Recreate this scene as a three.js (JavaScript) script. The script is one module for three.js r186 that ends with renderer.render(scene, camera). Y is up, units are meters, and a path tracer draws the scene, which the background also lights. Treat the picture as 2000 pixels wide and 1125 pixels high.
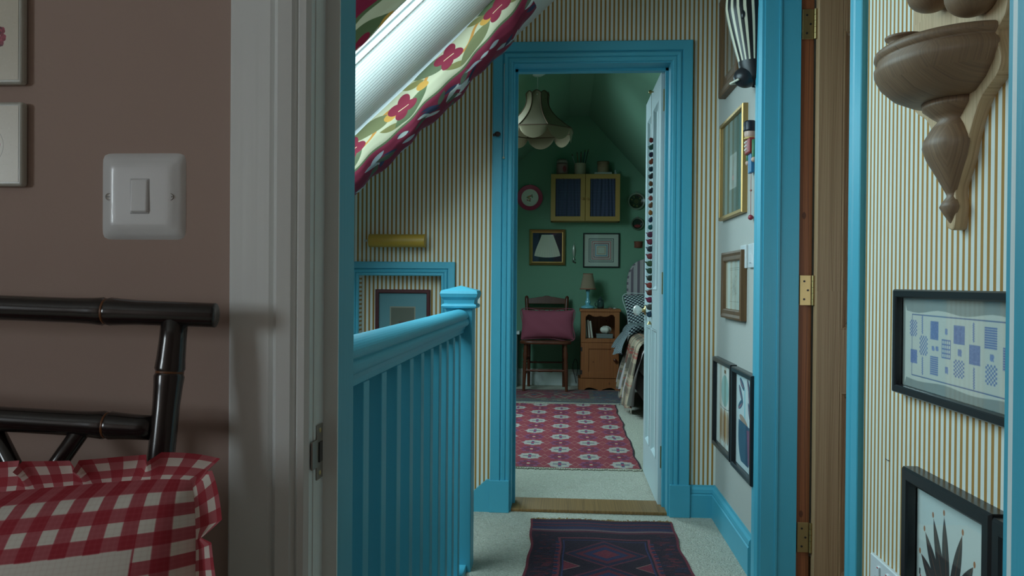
import * as THREE from 'three';
import { RoundedBoxGeometry } from 'three/addons/geometries/RoundedBoxGeometry.js';
import { mergeGeometries, mergeVertices } from 'three/addons/utils/BufferGeometryUtils.js';
import { RectAreaLightUniformsLib } from 'three/addons/lights/RectAreaLightUniformsLib.js';

// ---------------------------------------------------------------- camera, daylight, exposure
const scene = new THREE.Scene();
const FOCAL = 1540;
const camera = new THREE.PerspectiveCamera(2 * Math.atan(562.5 / FOCAL) * 180 / Math.PI, 2000 / 1125, 0.05, 60);
camera.rotation.order = 'YXZ';
camera.position.set(0, 1.02, 0);
camera.rotation.set(-Math.atan(10.5 / FOCAL), Math.atan(105 / FOCAL), 0.008);
camera.updateMatrixWorld(true);
scene.add(camera);
const renderer = new THREE.WebGLRenderer({ antialias: true });
renderer.toneMapping = THREE.LinearToneMapping;
renderer.toneMappingExposure = 1.0;
renderer.shadowMap.enabled = true;
RectAreaLightUniformsLib.init();
const SKY = new THREE.Color().setRGB(0.62, 0.91, 1.0);
scene.background = SKY.clone().multiplyScalar(1.2);
const DAY_LANDING = 7.0, DAY_BEDROOM = 14.5, DAY_NEAR = 17, DAY_SIDE = 3.5;
const SKY_NEAR = new THREE.Color().setRGB(0.86, 0.95, 1.0);
function daylight(name, color, intensity, w, h, from, to) {
  const l = new THREE.RectAreaLight(color, intensity, w, h);
  l.name = name; l.position.copy(from); l.lookAt(to); scene.add(l);
  return l;
}

// ---------------------------------------------------------------- helpers
let seed = 20417;
const rnd = () => { seed = (seed * 1664525 + 1013904223) >>> 0; return seed / 4294967296; };
const rr = (a, b) => a + (b - a) * rnd();
const V = (x, y, z) => new THREE.Vector3(x, y, z);
const PI = Math.PI;
// a photo pixel gives a direction; the distance comes from the named plane that the thing touches
function at(px, py, axis, value) {
  const d = V((px - 1000) / FOCAL, (562.5 - py) / FOCAL, -1).applyQuaternion(camera.quaternion);
  const t = (value - camera.position[axis]) / d[axis];
  return camera.position.clone().addScaledVector(d, t);
}
const taken = {};
function numbered(n) { if (!(n in taken)) { taken[n] = 0; return n; } taken[n]++; return n + '_' + String(taken[n]).padStart(3, '0'); }
function thing(name, label, category, pos = [0, 0, 0], turn = 0, group) {
  const o = new THREE.Group(); o.name = numbered(name); o.position.set(...(pos.toArray ? pos.toArray() : pos)); o.rotation.y = turn;
  o.userData = { label, category }; if (group) o.userData.group = group; scene.add(o); return o;
}
function struct(name, label, category = 'room') { const o = thing(name, label, category); o.userData.kind = 'structure'; return o; }
function part(name, geo, mat, parent, label) {
  const g = Array.isArray(geo) ? merge(geo) : geo;
  const m = new THREE.Mesh(g, mat); m.name = name; if (label) m.userData.label = label;
  (parent || scene).add(m); return m;
}
function solo(name, label, category, geo, mat, group) {
  const m = part(numbered(name), geo, mat, scene); m.userData = { label, category }; if (group) m.userData.group = group; return m;
}
function shell(name, label, category, geo, mat) { const m = solo(name, label, category, geo, mat); m.userData.kind = 'structure'; return m; }
function merge(list) {
  const l = list.map((g) => { const n = g.index ? g.toNonIndexed() : g.clone(); for (const k of Object.keys(n.attributes)) if (!['position', 'normal', 'uv'].includes(k)) n.deleteAttribute(k); n.morphAttributes = {}; return n; });
  return mergeGeometries(l, false);
}
function metric(g) { // uv in metres from the dominant axis of each face
  const n = g.index ? g.toNonIndexed() : g, p = n.attributes.position, uv = new Float32Array(p.count * 2);
  if (!n.attributes.normal) n.computeVertexNormals();
  const a = V(), b = V(), c = V();
  for (let i = 0; i < p.count; i += 3) {
    a.fromBufferAttribute(p, i); b.fromBufferAttribute(p, i + 1); c.fromBufferAttribute(p, i + 2);
    const nn = b.clone().sub(a).cross(c.clone().sub(a)), ax = Math.abs(nn.x), ay = Math.abs(nn.y), az = Math.abs(nn.z);
    [a, b, c].forEach((q, k) => { const u = az >= ax && az >= ay ? [q.x, q.y] : ax >= ay ? [q.z, q.y] : [q.x, q.z]; uv[(i + k) * 2] = u[0]; uv[(i + k) * 2 + 1] = u[1]; });
  }
  n.setAttribute('uv', new THREE.BufferAttribute(uv, 2)); return n;
}
const box = (x0, x1, y0, y1, z0, z1) => metric(new THREE.BoxGeometry(x1 - x0, y1 - y0, z1 - z0).translate((x0 + x1) / 2, (y0 + y1) / 2, (z0 + z1) / 2));
const rbox = (x0, x1, y0, y1, z0, z1, r = 0.004, s = 2) => metric(new RoundedBoxGeometry(x1 - x0, y1 - y0, z1 - z0, s, r).translate((x0 + x1) / 2, (y0 + y1) / 2, (z0 + z1) / 2));
function shapeOf(pts, holes = []) {
  const s = new THREE.Shape(pts.map((p) => new THREE.Vector2(...p)));
  for (const h of holes) s.holes.push(new THREE.Path(h.map((p) => new THREE.Vector2(...p))));
  return s;
}
const rect = (a, b, c, d) => [[a, c], [b, c], [b, d], [a, d]];
const slab = (pts, holes, depth) => new THREE.ExtrudeGeometry(shapeOf(pts, holes), { depth, bevelEnabled: false });
const bevelled = (pts, holes, depth, b, seg = 2) => new THREE.ExtrudeGeometry(shapeOf(pts, holes), { depth: depth - 2 * b, bevelEnabled: true, bevelSize: b, bevelThickness: b, bevelOffset: -b, bevelSegments: seg, curveSegments: 10 }).translate(0, 0, b);
const onRight = (g) => g.rotateY(-PI / 2); // local x -> +z, local z -> -x
const lathe = (pts, seg = 32) => new THREE.LatheGeometry(pts.map((p) => new THREE.Vector2(p[0], p[1])), seg);
function tube(pts, r, seg = 24, rad = 8) { return new THREE.TubeGeometry(new THREE.CatmullRomCurve3(pts.map((p) => (p.isVector3 ? p : V(...p)))), seg, r, rad, false); }
function rod(a, b, r0, r1 = r0, seg = 14) {
  const d = b.clone().sub(a), g = new THREE.CylinderGeometry(r1, r0, d.length(), seg);
  g.applyQuaternion(new THREE.Quaternion().setFromUnitVectors(V(0, 1, 0), d.clone().normalize())); return g.translate(...a.clone().add(b).multiplyScalar(0.5).toArray());
}
function latheAlong(a, b, pts, seg = 14) { // pts: [fraction along a-b, radius]
  const d = b.clone().sub(a), L = d.length(), g = lathe(pts.map(([t, r]) => [r, t * L]), seg);
  g.applyQuaternion(new THREE.Quaternion().setFromUnitVectors(V(0, 1, 0), d.normalize())); return g.translate(a.x, a.y, a.z);
}
// moulding swept round the opening corners; profile: [distance out from the inner edge, height off the wall]
function sweep(corners, profile, closed) {
  const n = corners.length, P = [];
  for (let i = 0; i < n; i++) {
    const cur = corners[i], prev = corners[(i + n - 1) % n], next = corners[(i + 1) % n];
    const d = (a, b) => { const v = [b[0] - a[0], b[1] - a[1]], l = Math.hypot(...v); return [v[0] / l, v[1] / l]; };
    let o; const nl = (v) => [-v[1], v[0]];
    if (!closed && i === 0) o = nl(d(cur, next)); else if (!closed && i === n - 1) o = nl(d(prev, cur));
    else { const a = nl(d(prev, cur)), b = nl(d(cur, next)), k = 1 + a[0] * b[0] + a[1] * b[1]; o = [(a[0] + b[0]) / k, (a[1] + b[1]) / k]; }
    P.push(profile.map(([u, h]) => V(cur[0] + o[0] * u, cur[1] + o[1] * u, h)));
  }
  const pos = [], tri = (a, b, c) => pos.push(...a.toArray(), ...b.toArray(), ...c.toArray());
  const m = closed ? n : n - 1;
  for (let i = 0; i < m; i++) { const A = P[i], B = P[(i + 1) % n]; for (let k = 0; k < profile.length - 1; k++) { tri(A[k], B[k], B[k + 1]); tri(A[k], B[k + 1], A[k + 1]); } }
  if (!closed) for (const [Q, s] of [[P[0], 1], [P[n - 1], -1]]) for (let k = 1; k < profile.length - 1; k++) s > 0 ? tri(Q[0], Q[k], Q[k + 1]) : tri(Q[0], Q[k + 1], Q[k]);
  const g = new THREE.BufferGeometry(); g.setAttribute('position', new THREE.BufferAttribute(new Float32Array(pos), 3)); g.computeVertexNormals(); return metric(g);
}
// grid surface from f(u,v) -> Vector3
function grid(nu, nv, f, closeU = false) {
  const pos = [], uv = [], idx = [];
  for (let j = 0; j <= nv; j++) for (let i = 0; i <= nu; i++) { const p = f(i / nu, j / nv); pos.push(p.x, p.y, p.z); uv.push(i / nu, j / nv); }
  for (let j = 0; j < nv; j++) for (let i = 0; i < nu; i++) { const a = j * (nu + 1) + i, b = a + 1, c = a + nu + 1, d = c + 1; idx.push(a, b, d, a, d, c); }
  const g = new THREE.BufferGeometry(); g.setAttribute('position', new THREE.Float32BufferAttribute(pos, 3)); g.setAttribute('uv', new THREE.Float32BufferAttribute(uv, 2)); g.setIndex(idx); g.computeVertexNormals();
  return g;
}
const place = (g, x, y, z, rx = 0, ry = 0, rz = 0) => g.applyMatrix4(new THREE.Matrix4().makeRotationFromEuler(new THREE.Euler(rx, ry, rz)).setPosition(x, y, z));

// ---------------------------------------------------------------- textures and materials
function canvasTex(w, h, draw, rx = 1, ry = 1, color = true) {
  const c = document.createElement('canvas'); c.width = w; c.height = h; const x = c.getContext('2d'); draw(x, w, h);
  const t = new THREE.CanvasTexture(c); t.wrapS = t.wrapT = THREE.RepeatWrapping; t.repeat.set(rx, ry); if (color) t.colorSpace = THREE.SRGBColorSpace; t.magFilter = THREE.LinearFilter; return t;
}
function speckle(x, w, h, n, colors, s0, s1, alpha) { for (let i = 0; i < n; i++) { x.globalAlpha = alpha * rnd(); x.fillStyle = colors[(rnd() * colors.length) | 0]; const s = rr(s0, s1); x.fillRect(rnd() * w, rnd() * h, s, s * rr(0.5, 1.5)); } x.globalAlpha = 1; }
const grainNoise = canvasTex(256, 256, (x, w, h) => { x.fillStyle = '#808080'; x.fillRect(0, 0, w, h); speckle(x, w, h, 9000, ['#000', '#fff'], 1, 4, 0.5); }, 4, 4, false);
const brushNoise = canvasTex(256, 256, (x, w, h) => { x.fillStyle = '#808080'; x.fillRect(0, 0, w, h); for (let i = 0; i < 1500; i++) { x.globalAlpha = 0.2 * rnd(); x.fillStyle = rnd() < 0.5 ? '#000' : '#fff'; x.fillRect(rnd() * w, rnd() * h, rr(1, 3), rr(20, 120)); } x.globalAlpha = 1; }, 3, 1.2, false);
const mat = (color, rough = 0.6, extra = {}) => { const m = new THREE.MeshStandardMaterial({ roughness: rough, side: THREE.DoubleSide, ...extra }); Array.isArray(color) ? m.color.setRGB(...color) : m.color.set(color); return m; };
const phys = (color, rough, extra) => { const m = new THREE.MeshPhysicalMaterial({ roughness: rough, side: THREE.DoubleSide, ...extra }); Array.isArray(color) ? m.color.setRGB(...color) : m.color.set(color); return m; };
const printed = (tex, rough = 0.8, extra = {}) => mat('#ffffff', rough, { map: tex, ...extra });

const BLUE = mat([0.075, 0.390, 0.515], 0.42, { bumpMap: brushNoise, bumpScale: 0.0004 });
const WHITEPAINT = mat([0.76, 0.79, 0.77], 0.4, { bumpMap: brushNoise, bumpScale: 0.0003 });
const DOORWHITE = mat([0.56, 0.66, 0.68], 0.45);
const PINK = mat([0.44, 0.325, 0.275], 0.9, { bumpMap: grainNoise, bumpScale: 0.00015 });
const CEIL = mat([0.70, 0.68, 0.63], 0.9);
const CREAMWALL = mat([0.47, 0.46, 0.42], 0.85, { bumpMap: grainNoise, bumpScale: 0.0005 });
const GREEN = mat([0.165, 0.320, 0.215], 0.88, { bumpMap: grainNoise, bumpScale: 0.0006 });
const BLACK = mat([0.012, 0.012, 0.014], 0.3);
const BRASS = mat([0.50, 0.37, 0.17], 0.42, { metalness: 1 });
const STEEL = mat([0.35, 0.33, 0.30], 0.4, { metalness: 1 });
const DARKMETAL = mat([0.06, 0.05, 0.05], 0.45, { metalness: 0.8 });
const GLASS = phys([1, 1, 1], 0.03, { transmission: 1, thickness: 0, ior: 1.5 });
const WHITEPLASTIC = phys([0.74, 0.75, 0.75], 0.28, { clearcoat: 0.3 });
const CORD = mat([0.6, 0.6, 0.55], 0.7);
const stripeTex = canvasTex(64, 64, (x, w, h) => { // one 19 mm repeat, cream ground with a mustard stripe
  x.fillStyle = '#e0e2da'; x.fillRect(0, 0, w, h); x.fillStyle = '#aa7d3c'; x.fillRect(18, 0, 28, h); x.fillStyle = '#b88d50'; x.fillRect(18, 0, 2, h); x.fillRect(44, 0, 2, h);
}, 1 / 0.0193, 1 / 0.0193);
const WALLPAPER = printed(stripeTex, 0.85);
const ribBump = canvasTex(64, 64, (x, w, h) => { x.fillStyle = '#fff'; x.fillRect(0, 0, w, h); x.fillStyle = '#000'; x.fillRect(20, 0, 24, h); x.fillStyle = '#777'; x.fillRect(16, 0, 4, h); x.fillRect(44, 0, 4, h); }, 1 / 0.009, 1 / 0.009, false);
const RIBLINING = mat([0.70, 0.68, 0.63], 0.9, { bumpMap: ribBump, bumpScale: 0.003 });
const carpetTex = canvasTex(512, 512, (x, w, h) => { x.fillStyle = '#b7b2a3'; x.fillRect(0, 0, w, h); speckle(x, w, h, 26000, ['#8f8a7b', '#d9d5c8', '#a59f8f', '#c9c4b4'], 1.5, 5, 0.55); speckle(x, w, h, 90, ['#a09a8a', '#c6c1b2'], 20, 60, 0.12); }, 1.6, 1.6);
const carpetBump = canvasTex(256, 256, (x, w, h) => { x.fillStyle = '#777'; x.fillRect(0, 0, w, h); speckle(x, w, h, 14000, ['#000', '#fff'], 1.5, 4, 0.8); }, 3.2, 3.2, false);
const CARPET = printed(carpetTex, 1, { bumpMap: carpetBump, bumpScale: 0.004 });
function woodTex(base, dark, light, knots, rx = 2, ry = 1) {
  return canvasTex(256, 512, (x, w, h) => {
    x.fillStyle = base; x.fillRect(0, 0, w, h);
    for (let i = 0; i < 260; i++) { x.globalAlpha = rr(0.05, 0.3); x.strokeStyle = rnd() < 0.55 ? dark : light; x.lineWidth = rr(0.5, 2.6); const X = rnd() * w, a = rr(2, 9), p = rnd() * 6; x.beginPath(); for (let y = -10; y <= h + 10; y += 16) x.lineTo(X + a * Math.sin(y / 130 + p), y); x.stroke(); }
    for (let i = 0; i < knots; i++) { const X = rnd() * w, Y = rnd() * h; x.globalAlpha = 0.7; x.fillStyle = dark; x.beginPath(); x.ellipse(X, Y, rr(3, 7), rr(4, 9), 0, 0, 7); x.fill(); }
    x.globalAlpha = 1;
  }, rx, ry);
}
const PINE = printed(woodTex('#a3815f', '#6d4c31', '#bd9c77', 3, 3, 1), 0.55);
const REDPINE = printed(woodTex('#8e4f2c', '#4e2412', '#a9683c', 4, 4, 1), 0.55);
const CABPINE = printed(woodTex('#9a5a30', '#5c2c14', '#b87744', 3, 3, 1.5), 0.45);
const OAK = printed(woodTex('#8a6438', '#4f361a', '#a57d4a', 0, 3, 1), 0.5);
const DARKWOOD = printed(woodTex('#5a2c18', '#2c120a', '#7a4326', 0, 5, 2), 0.35);
const BROWNWOOD = printed(woodTex('#6a4a2c', '#38220f', '#875f38', 0, 4, 2), 0.5);
const CARVED = printed(woodTex('#896a50', '#614838', '#9c7c60', 0, 5, 2), 0.5);
const CARVEDLIGHT = printed(woodTex('#c7a67f', '#94744f', '#d6b892', 0, 4, 2), 0.55);
const GOLD = mat([0.50, 0.31, 0.12], 0.42, { metalness: 0.9 });

// ---------------------------------------------------------------- the near room: pink wall with the doorway the camera looks through
const ZP = -0.76, ZL = -0.885, JX0 = -0.246, JX1 = 0.478, STOP = 0.0145;
shell('wall_near', 'matt dusty pink plaster wall carrying the light switch', 'wall', slab([[-2.6, -0.05], [JX0 - 0.012, -0.05], [JX0 - 0.012, 2.012], [JX1 + 0.012, 2.012], [JX1 + 0.012, -0.05], [1.6, -0.05], [1.6, 2.45], [-2.6, 2.45]], [], ZP - ZL).translate(0, 0, ZL), PINK);
{
  const t = struct('trim_1', 'white painted door casing with steel strike plate beside the pink wall, blue on its landing side', 'door frame');
  // moulded architrave on the room side
  const prof = [[0.0, 0], [0, 0.012], [0.004, 0.016], [0.010, 0.017], [0.013, 0.013], [0.017, 0.019], [0.030, 0.021], [0.034, 0.017], [0.036, 0.0125], [0.040, 0.0145], [0.078, 0.0135], [0.080, 0.012], [0.080, 0]];
  part('architrave', sweep([[JX1 + 0.001, -0.05], [JX1 + 0.001, 2.021], [JX0 - 0.001, 2.021], [JX0 - 0.001, -0.05]].reverse(), prof, false).translate(0, 0, ZP), WHITEPAINT, t);
  part('jamb', [box(JX0 - 0.02, JX0, -0.05, 2.0, ZL, ZP + 0.001), box(JX1, JX1 + 0.02, -0.05, 2.0, ZL, ZP + 0.001), box(JX0, JX1, 2.0, 2.02, ZL, ZP + 0.001)], WHITEPAINT, t);
  // stop: white face to the room, blue from its edge on
  part('door_stop', [box(JX0, JX0 + STOP, -0.05, 2.0, -0.793, -0.79), box(JX1 - STOP, JX1, -0.05, 2.0, -0.793, -0.79), box(JX0, JX1, 1.985, 2.0, -0.793, -0.79)], WHITEPAINT, t);
  part('stop_lining', [box(JX0, JX0 + STOP, -0.05, 2.0, -0.85, -0.793), box(JX1 - STOP, JX1, -0.05, 2.0, -0.85, -0.793), box(JX0, JX1, 1.985, 2.0, -0.85, -0.793)], BLUE, t, 'blue painted landing side of the door stop');
  const y0 = at(620, 937, 'z', -0.77).y, y1 = at(620, 830, 'z', -0.77).y, ym = (y0 + y1) / 2;
  const sp = part('strike_plate', [rbox(JX0, JX0 + 0.0016, y0, y1, -0.784, -0.766, 0.0006), rbox(JX0, JX0 + 0.0022, ym - 0.014, ym + 0.014, -0.766, -0.750, 0.0008)], STEEL, t, 'dark steel strike plate');
  part('latch_hole', box(JX0 + 0.001, JX0 + 0.0026, ym - 0.010, ym + 0.010, -0.780, -0.770), BLACK, sp);
  for (const yy of [y0 + 0.006, y1 - 0.006]) part('screw', lathe([[0, 0.0008], [0.002, 0.0006], [0.0026, 0]], 12).rotateZ(-PI / 2).translate(JX0 + 0.0016, yy, -0.775), BRASS, sp);
  part('landing_architrave', sweep([[JX1, -0.0], [JX1, 2.0], [JX0, 2.0], [JX0, -0.0]].reverse(), [[0.004, 0], [0.004, 0.015], [0.075, 0.015], [0.075, 0]], false).rotateY(PI).translate(JX0 + JX1, 0, ZL), BLUE, t);
}
// near room shell (daylight enters through the window in its left wall)
shell('floor', 'plain carpet floor of the pink room', 'floor', box(-2.7, 1.7, -0.15, -0.05, ZL, 2.7), CARPET);
shell('ceiling', 'white ceiling of the pink room', 'ceiling', box(-2.7, 1.7, 2.45, 2.55, ZP, 2.7), CEIL);
shell('wall_back', 'pink wall behind the viewer', 'wall', box(-2.7, 1.7, -0.05, 2.45, 2.6, 2.7), PINK);
shell('wall_near_right', 'pink side wall of the near room', 'wall', box(1.6, 1.7, -0.05, 2.45, ZL, 2.6), PINK);
const NW = { z0: 1.25, z1: 2.15, y0: 0.95, y1: 1.75 };
shell('wall_left', 'pink wall with the window that lights the near room', 'wall', slab(rect(-2.6, 0.76, -0.05, 2.45), [rect(-NW.z1, -NW.z0, NW.y0, NW.y1)], 0.1).rotateY(PI / 2).translate(-2.7, 0, 0), PINK);
function windowUnit(name, label, w, h, origin, normalTurn, bars) {
  const t = struct(name, label, 'window'); t.position.copy(origin); t.quaternion.copy(normalTurn);
  part('window_frame', sweep([[-w / 2, -h / 2], [w / 2, -h / 2], [w / 2, h / 2], [-w / 2, h / 2]].reverse(), [[0, 0.09], [-0.007, 0.09], [-0.008, 0.071], [-0.016, 0.067], [-0.017, 0.049], [-0.027, 0.045], [-0.028, 0.025], [-0.040, 0.021], [-0.041, 0.002], [-0.05, -0.02], [0, -0.02], [0, 0.09]], true), WHITEPAINT, t);
  part('pane', new THREE.PlaneGeometry(w - 0.08, h - 0.08), GLASS, t);
  if (bars) part('glazing_bar', [box(-0.015, 0.015, -h / 2 + 0.04, h / 2 - 0.04, -0.015, 0.02), box(-w / 2 + 0.04, w / 2 - 0.04, -0.015, 0.015, -0.015, 0.02)], WHITEPAINT, t);
  return t;
}
{
  const zc = (NW.z0 + NW.z1) / 2, yc = (NW.y0 + NW.y1) / 2, w = NW.z1 - NW.z0, h = NW.y1 - NW.y0;
  windowUnit('window_1', 'white framed side window of the pink room', w, h, V(-2.65, yc, zc), new THREE.Quaternion().setFromAxisAngle(V(0, 1, 0), PI / 2), true);
  daylight('sky_light_near_window', SKY_NEAR, DAY_NEAR, w, h, V(-2.72, yc, zc), V(0, yc, zc));
}

// ---------------------------------------------------------------- the landing shell
const ZF = -3.5, ZB = -3.67, XR = 0.66, XRO = 0.82, TH = Math.atan(0.928);
const DX0 = -0.236, DX1 = 0.452, DT = 1.99; // bedroom doorway
const NI = { x0: -0.933, x1: -0.552, y0: 0.12, y1: 1.049 }; // low wallpapered recess
shell('wall_far', 'cream and mustard striped wallpaper wall around the bedroom doorway', 'wall', slab([[-1.65, -2.6], [0.82, -2.6], [0.82, 2.6], [-1.65, 2.6]], [rect(DX0 - 0.02, DX1 + 0.02, 0, DT + 0.02), rect(NI.x0, NI.x1, NI.y0, NI.y1)], ZF - ZB).translate(0, 0, ZB), WALLPAPER);
shell('wall_recess', 'striped wallpaper back of the low recess', 'wall', box(NI.x0 - 0.05, NI.x1 + 0.05, NI.y0 - 0.05, NI.y1 + 0.05, ZB - 0.02, ZF - 0.06), WALLPAPER);
shell('wall_right', 'bright cream and mustard striped wallpaper wall with the carved bracket', 'wall', onRight(slab([[-1.842, -0.3], [-0.885, -0.3], [-0.885, 2.6], [-2.722, 2.6], [-2.722, 2.03], [-1.842, 2.03]], [], 0.16)).translate(XRO, 0, 0), WALLPAPER);
shell('wall_right_far', 'plain off white wall hung with small pictures, between the two blue doorways', 'wall', onRight(slab(rect(-3.5, -2.722, -0.3, 2.6), [], 0.16)).translate(XRO, 0, 0), CREAMWALL);
shell('ceiling_001', 'flat white landing ceiling', 'ceiling', box(0.1, 0.9, 2.45, 2.6, ZF, -0.76), CEIL);
shell('floor_001', 'beige carpet of the landing', 'floor', box(-0.43, XR + 0.01, -0.12, 0, ZF - 0.05, ZL + 0.12), CARPET);
shell('wall_stairwell', 'blue boarding under the landing edge beside the stairs', 'wall', box(-0.43, -0.41, -2.6, -0.12, -2.75, ZL), BLUE);
shell('wall_stair_side', 'striped wallpaper side wall of the stairwell', 'wall', box(-1.7, -1.6, -2.6, 1.0, ZB, ZL), WALLPAPER);
shell('wall_stair_near', 'plain wall below the near doorway in the stairwell', 'wall', box(-1.7, -0.41, -2.6, -0.05, ZL, ZL + 0.1), CREAMWALL);
shell('floor_002', 'carpeted lower hall at the foot of the stairs', 'floor', box(-1.7, -0.3, -2.7, -2.6, ZB, ZL), CARPET);
{
  const st = struct('stairs', 'beige carpeted stairs going down beside the far wall', 'stairs');
  for (let k = 0; k < 5; k++) part('tread', box(-0.43 - 0.235 * (k + 1), -0.43 - 0.235 * k, -0.2 * (k + 1) - 0.2, -0.2 * (k + 1), ZF, -2.80), CARPET, st);
}
// sloping roof plane with the roof window
const EX = V(Math.cos(TH), Math.sin(TH), 0), EZ = V(-Math.sin(TH), Math.cos(TH), 0);
const SO = V(-0.973, 1.423, 0);
const slopeM = (o, ex, ez) => new THREE.Matrix4().makeBasis(ex, V(0, 0, -1), ez).setPosition(o);
const SW = { u0: -0.35, u1: 0.98, w0: 1.42, w1: 2.82, wr: 2.95 };
const slopePt = (u, z, n) => SO.clone().addScaledVector(EX, u).addScaledVector(EZ, n).setZ(z); // n > 0 goes up into the reveal
shell('ceiling_slope', 'white sloping ceiling with the roof window reveal', 'ceiling', slab(rect(-1.0, 1.56, 0.76, 3.5), [rect(SW.u0, SW.u1, SW.w0, SW.wr)], 0.14).applyMatrix4(slopeM(SO, EX, EZ)), CEIL);
{
  const t = struct('trim_2', 'ribbed white lining inside the roof window reveal', 'window reveal');
  const far = metric(new THREE.BoxGeometry(SW.u1 - SW.u0, 0.14, 0.004)); // ribs run up the slope
  { const p = far.attributes.position, uv = far.attributes.uv; for (let i = 0; i < p.count; i++) uv.setXY(i, p.getY(i), p.getX(i)); }
  const turn = new THREE.Matrix4().makeBasis(EX, EZ, V(0, 0, 1));
  part('reveal_cheek', far.clone().applyMatrix4(turn.clone().setPosition(slopePt((SW.u0 + SW.u1) / 2, -SW.w0 - 0.002, 0.07))), RIBLINING, t);
  // the far cheek is rounded: upright beside the window frame, turning into the ceiling plane
  const L = SW.wr - SW.w1, round = grid(2, 28, (u, v) => { const a = v * PI / 2; return slopePt(SW.u0 + (SW.u1 - SW.u0) * u, -SW.w1 - L * (1 - Math.cos(a)), 0.14 * (1 - Math.sin(a)) - 0.0005); });
  { const uv = round.attributes.uv; for (let i = 0; i < uv.count; i++) uv.setXY(i, uv.getY(i) * 0.212, uv.getX(i)); }
  part('reveal_cheek', round, RIBLINING, t, 'rounded far cheek of the reveal');
}
function slopeWindow(name, label, o, ex, ez, u0, u1, w0, w1, n, lightName, intensity) {
  const c = o.clone().addScaledVector(ex, (u0 + u1) / 2).addScaledVector(ez, n).add(V(0, 0, -(w0 + w1) / 2));
  const q = new THREE.Quaternion().setFromRotationMatrix(new THREE.Matrix4().makeBasis(ex.clone().negate(), V(0, 0, -1), ez.clone().negate()));
  const t = windowUnit(name, label, u1 - u0, w1 - w0, c, q, false);
  daylight(lightName, SKY, intensity, w1 - w0 - 0.1, u1 - u0 - 0.1, c.clone().addScaledVector(ez, 0.06), c.clone().addScaledVector(ez, -1));
  return t;
}
slopeWindow('window_2', 'white framed roof window over the landing', SO, EX, EZ, SW.u0, SW.u1, SW.w0, SW.w1, 0.23, 'sky_light_roof_window', DAY_LANDING);

// ---------------------------------------------------------------- blue joinery on the landing
const CASING = [[0, 0], [0, 0.010], [0.005, 0.014], [0.016, 0.014], [0.019, 0.011], [0.023, 0.017], [0.034, 0.019], [0.040, 0.015], [0.043, 0.0115], [0.046, 0.020], [0.084, 0.021], [0.087, 0.018], [0.087, 0]];
{
  const t = struct('trim_3', 'blue moulded casing of the bedroom doorway with plinth blocks', 'door frame');
  part('architrave', sweep([[DX0 - 0.006, 0.14], [DX0 - 0.006, DT + 0.006], [DX1 + 0.006, DT + 0.006], [DX1 + 0.006, 0.14]], CASING, false).translate(0, 0, ZF), BLUE, t);
  part('jamb', [box(DX0 - 0.02, DX0, 0, DT, ZB, ZF + 0.001), box(DX1, DX1 + 0.02, 0, DT, ZB, ZF + 0.001), box(DX0 - 0.02, DX1 + 0.02, DT, DT + 0.02, ZB, ZF + 0.001)], BLUE, t);
  part('door_stop', [box(DX0, DX0 + 0.012, 0, DT, -3.62, -3.585), box(DX1 - 0.012, DX1, 0, DT, -3.62, -3.585), box(DX0, DX1, DT - 0.012, DT, -3.62, -3.585)], BLUE, t);
  part('plinth_block', rbox(DX0 - 0.096, DX0 - 0.008, 0, 0.142, ZF, ZF + 0.026, 0.002), BLUE, t);
  part('plinth_block', rbox(DX1 + 0.008, DX1 + 0.096, 0, 0.142, ZF, ZF + 0.026, 0.002), BLUE, t);
}
shell('trim_4', 'worn oak threshold board in the bedroom doorway', 'threshold', bevelled(rect(DX0, DX1, 0, 0.19), [], 0.014, 0.003).rotateX(-PI / 2).translate(0, 0, ZF), OAK);
{
  const t = struct('trim_5', 'blue moulded surround of the low wallpapered recess', 'recess frame');
  part('architrave', sweep([[NI.x0 + 0.004, NI.y0], [NI.x0 + 0.004, NI.y1 - 0.002], [NI.x1 - 0.004, NI.y1 - 0.002], [NI.x1 - 0.004, NI.y0]], CASING.map(([u, h]) => [u * 0.72, h * 0.85]), false).translate(0, 0, ZF), BLUE, t);
}
const SKIRT = [[0, 0], [0.018, 0], [0.018, 0.098], [0.014, 0.102], [0.016, 0.108], [0.013, 0.122], [0.006, 0.132], [0.004, 0.140], [0, 0.140]];
shell('baseboard_right', 'blue moulded skirting along the off white wall', 'skirting', (() => { const s = slab(SKIRT.map(([a, b]) => [-a, b]), [], 0.70).translate(XR, 0, ZF); return s; })(), BLUE);
shell('baseboard_far', 'short blue skirting between the plinth block and the room corner', 'skirting', slab(SKIRT.map(([a, b]) => [a, b]), [], XR - DX1 - 0.096).rotateY(-PI / 2).translate(XR, 0, ZF), BLUE);
shell('baseboard_stairs', 'blue skirting that rakes down beside the stairs', 'skirting', slab([[DX0 - 0.096, 0], [DX0 - 0.096, 0.142], [-0.345, 0.142], [-1.5, -0.90], [-1.5, -1.10], [-0.36, -0.06], [-0.36, 0]], [], 0.018).translate(0, 0, ZF), BLUE);

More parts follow.
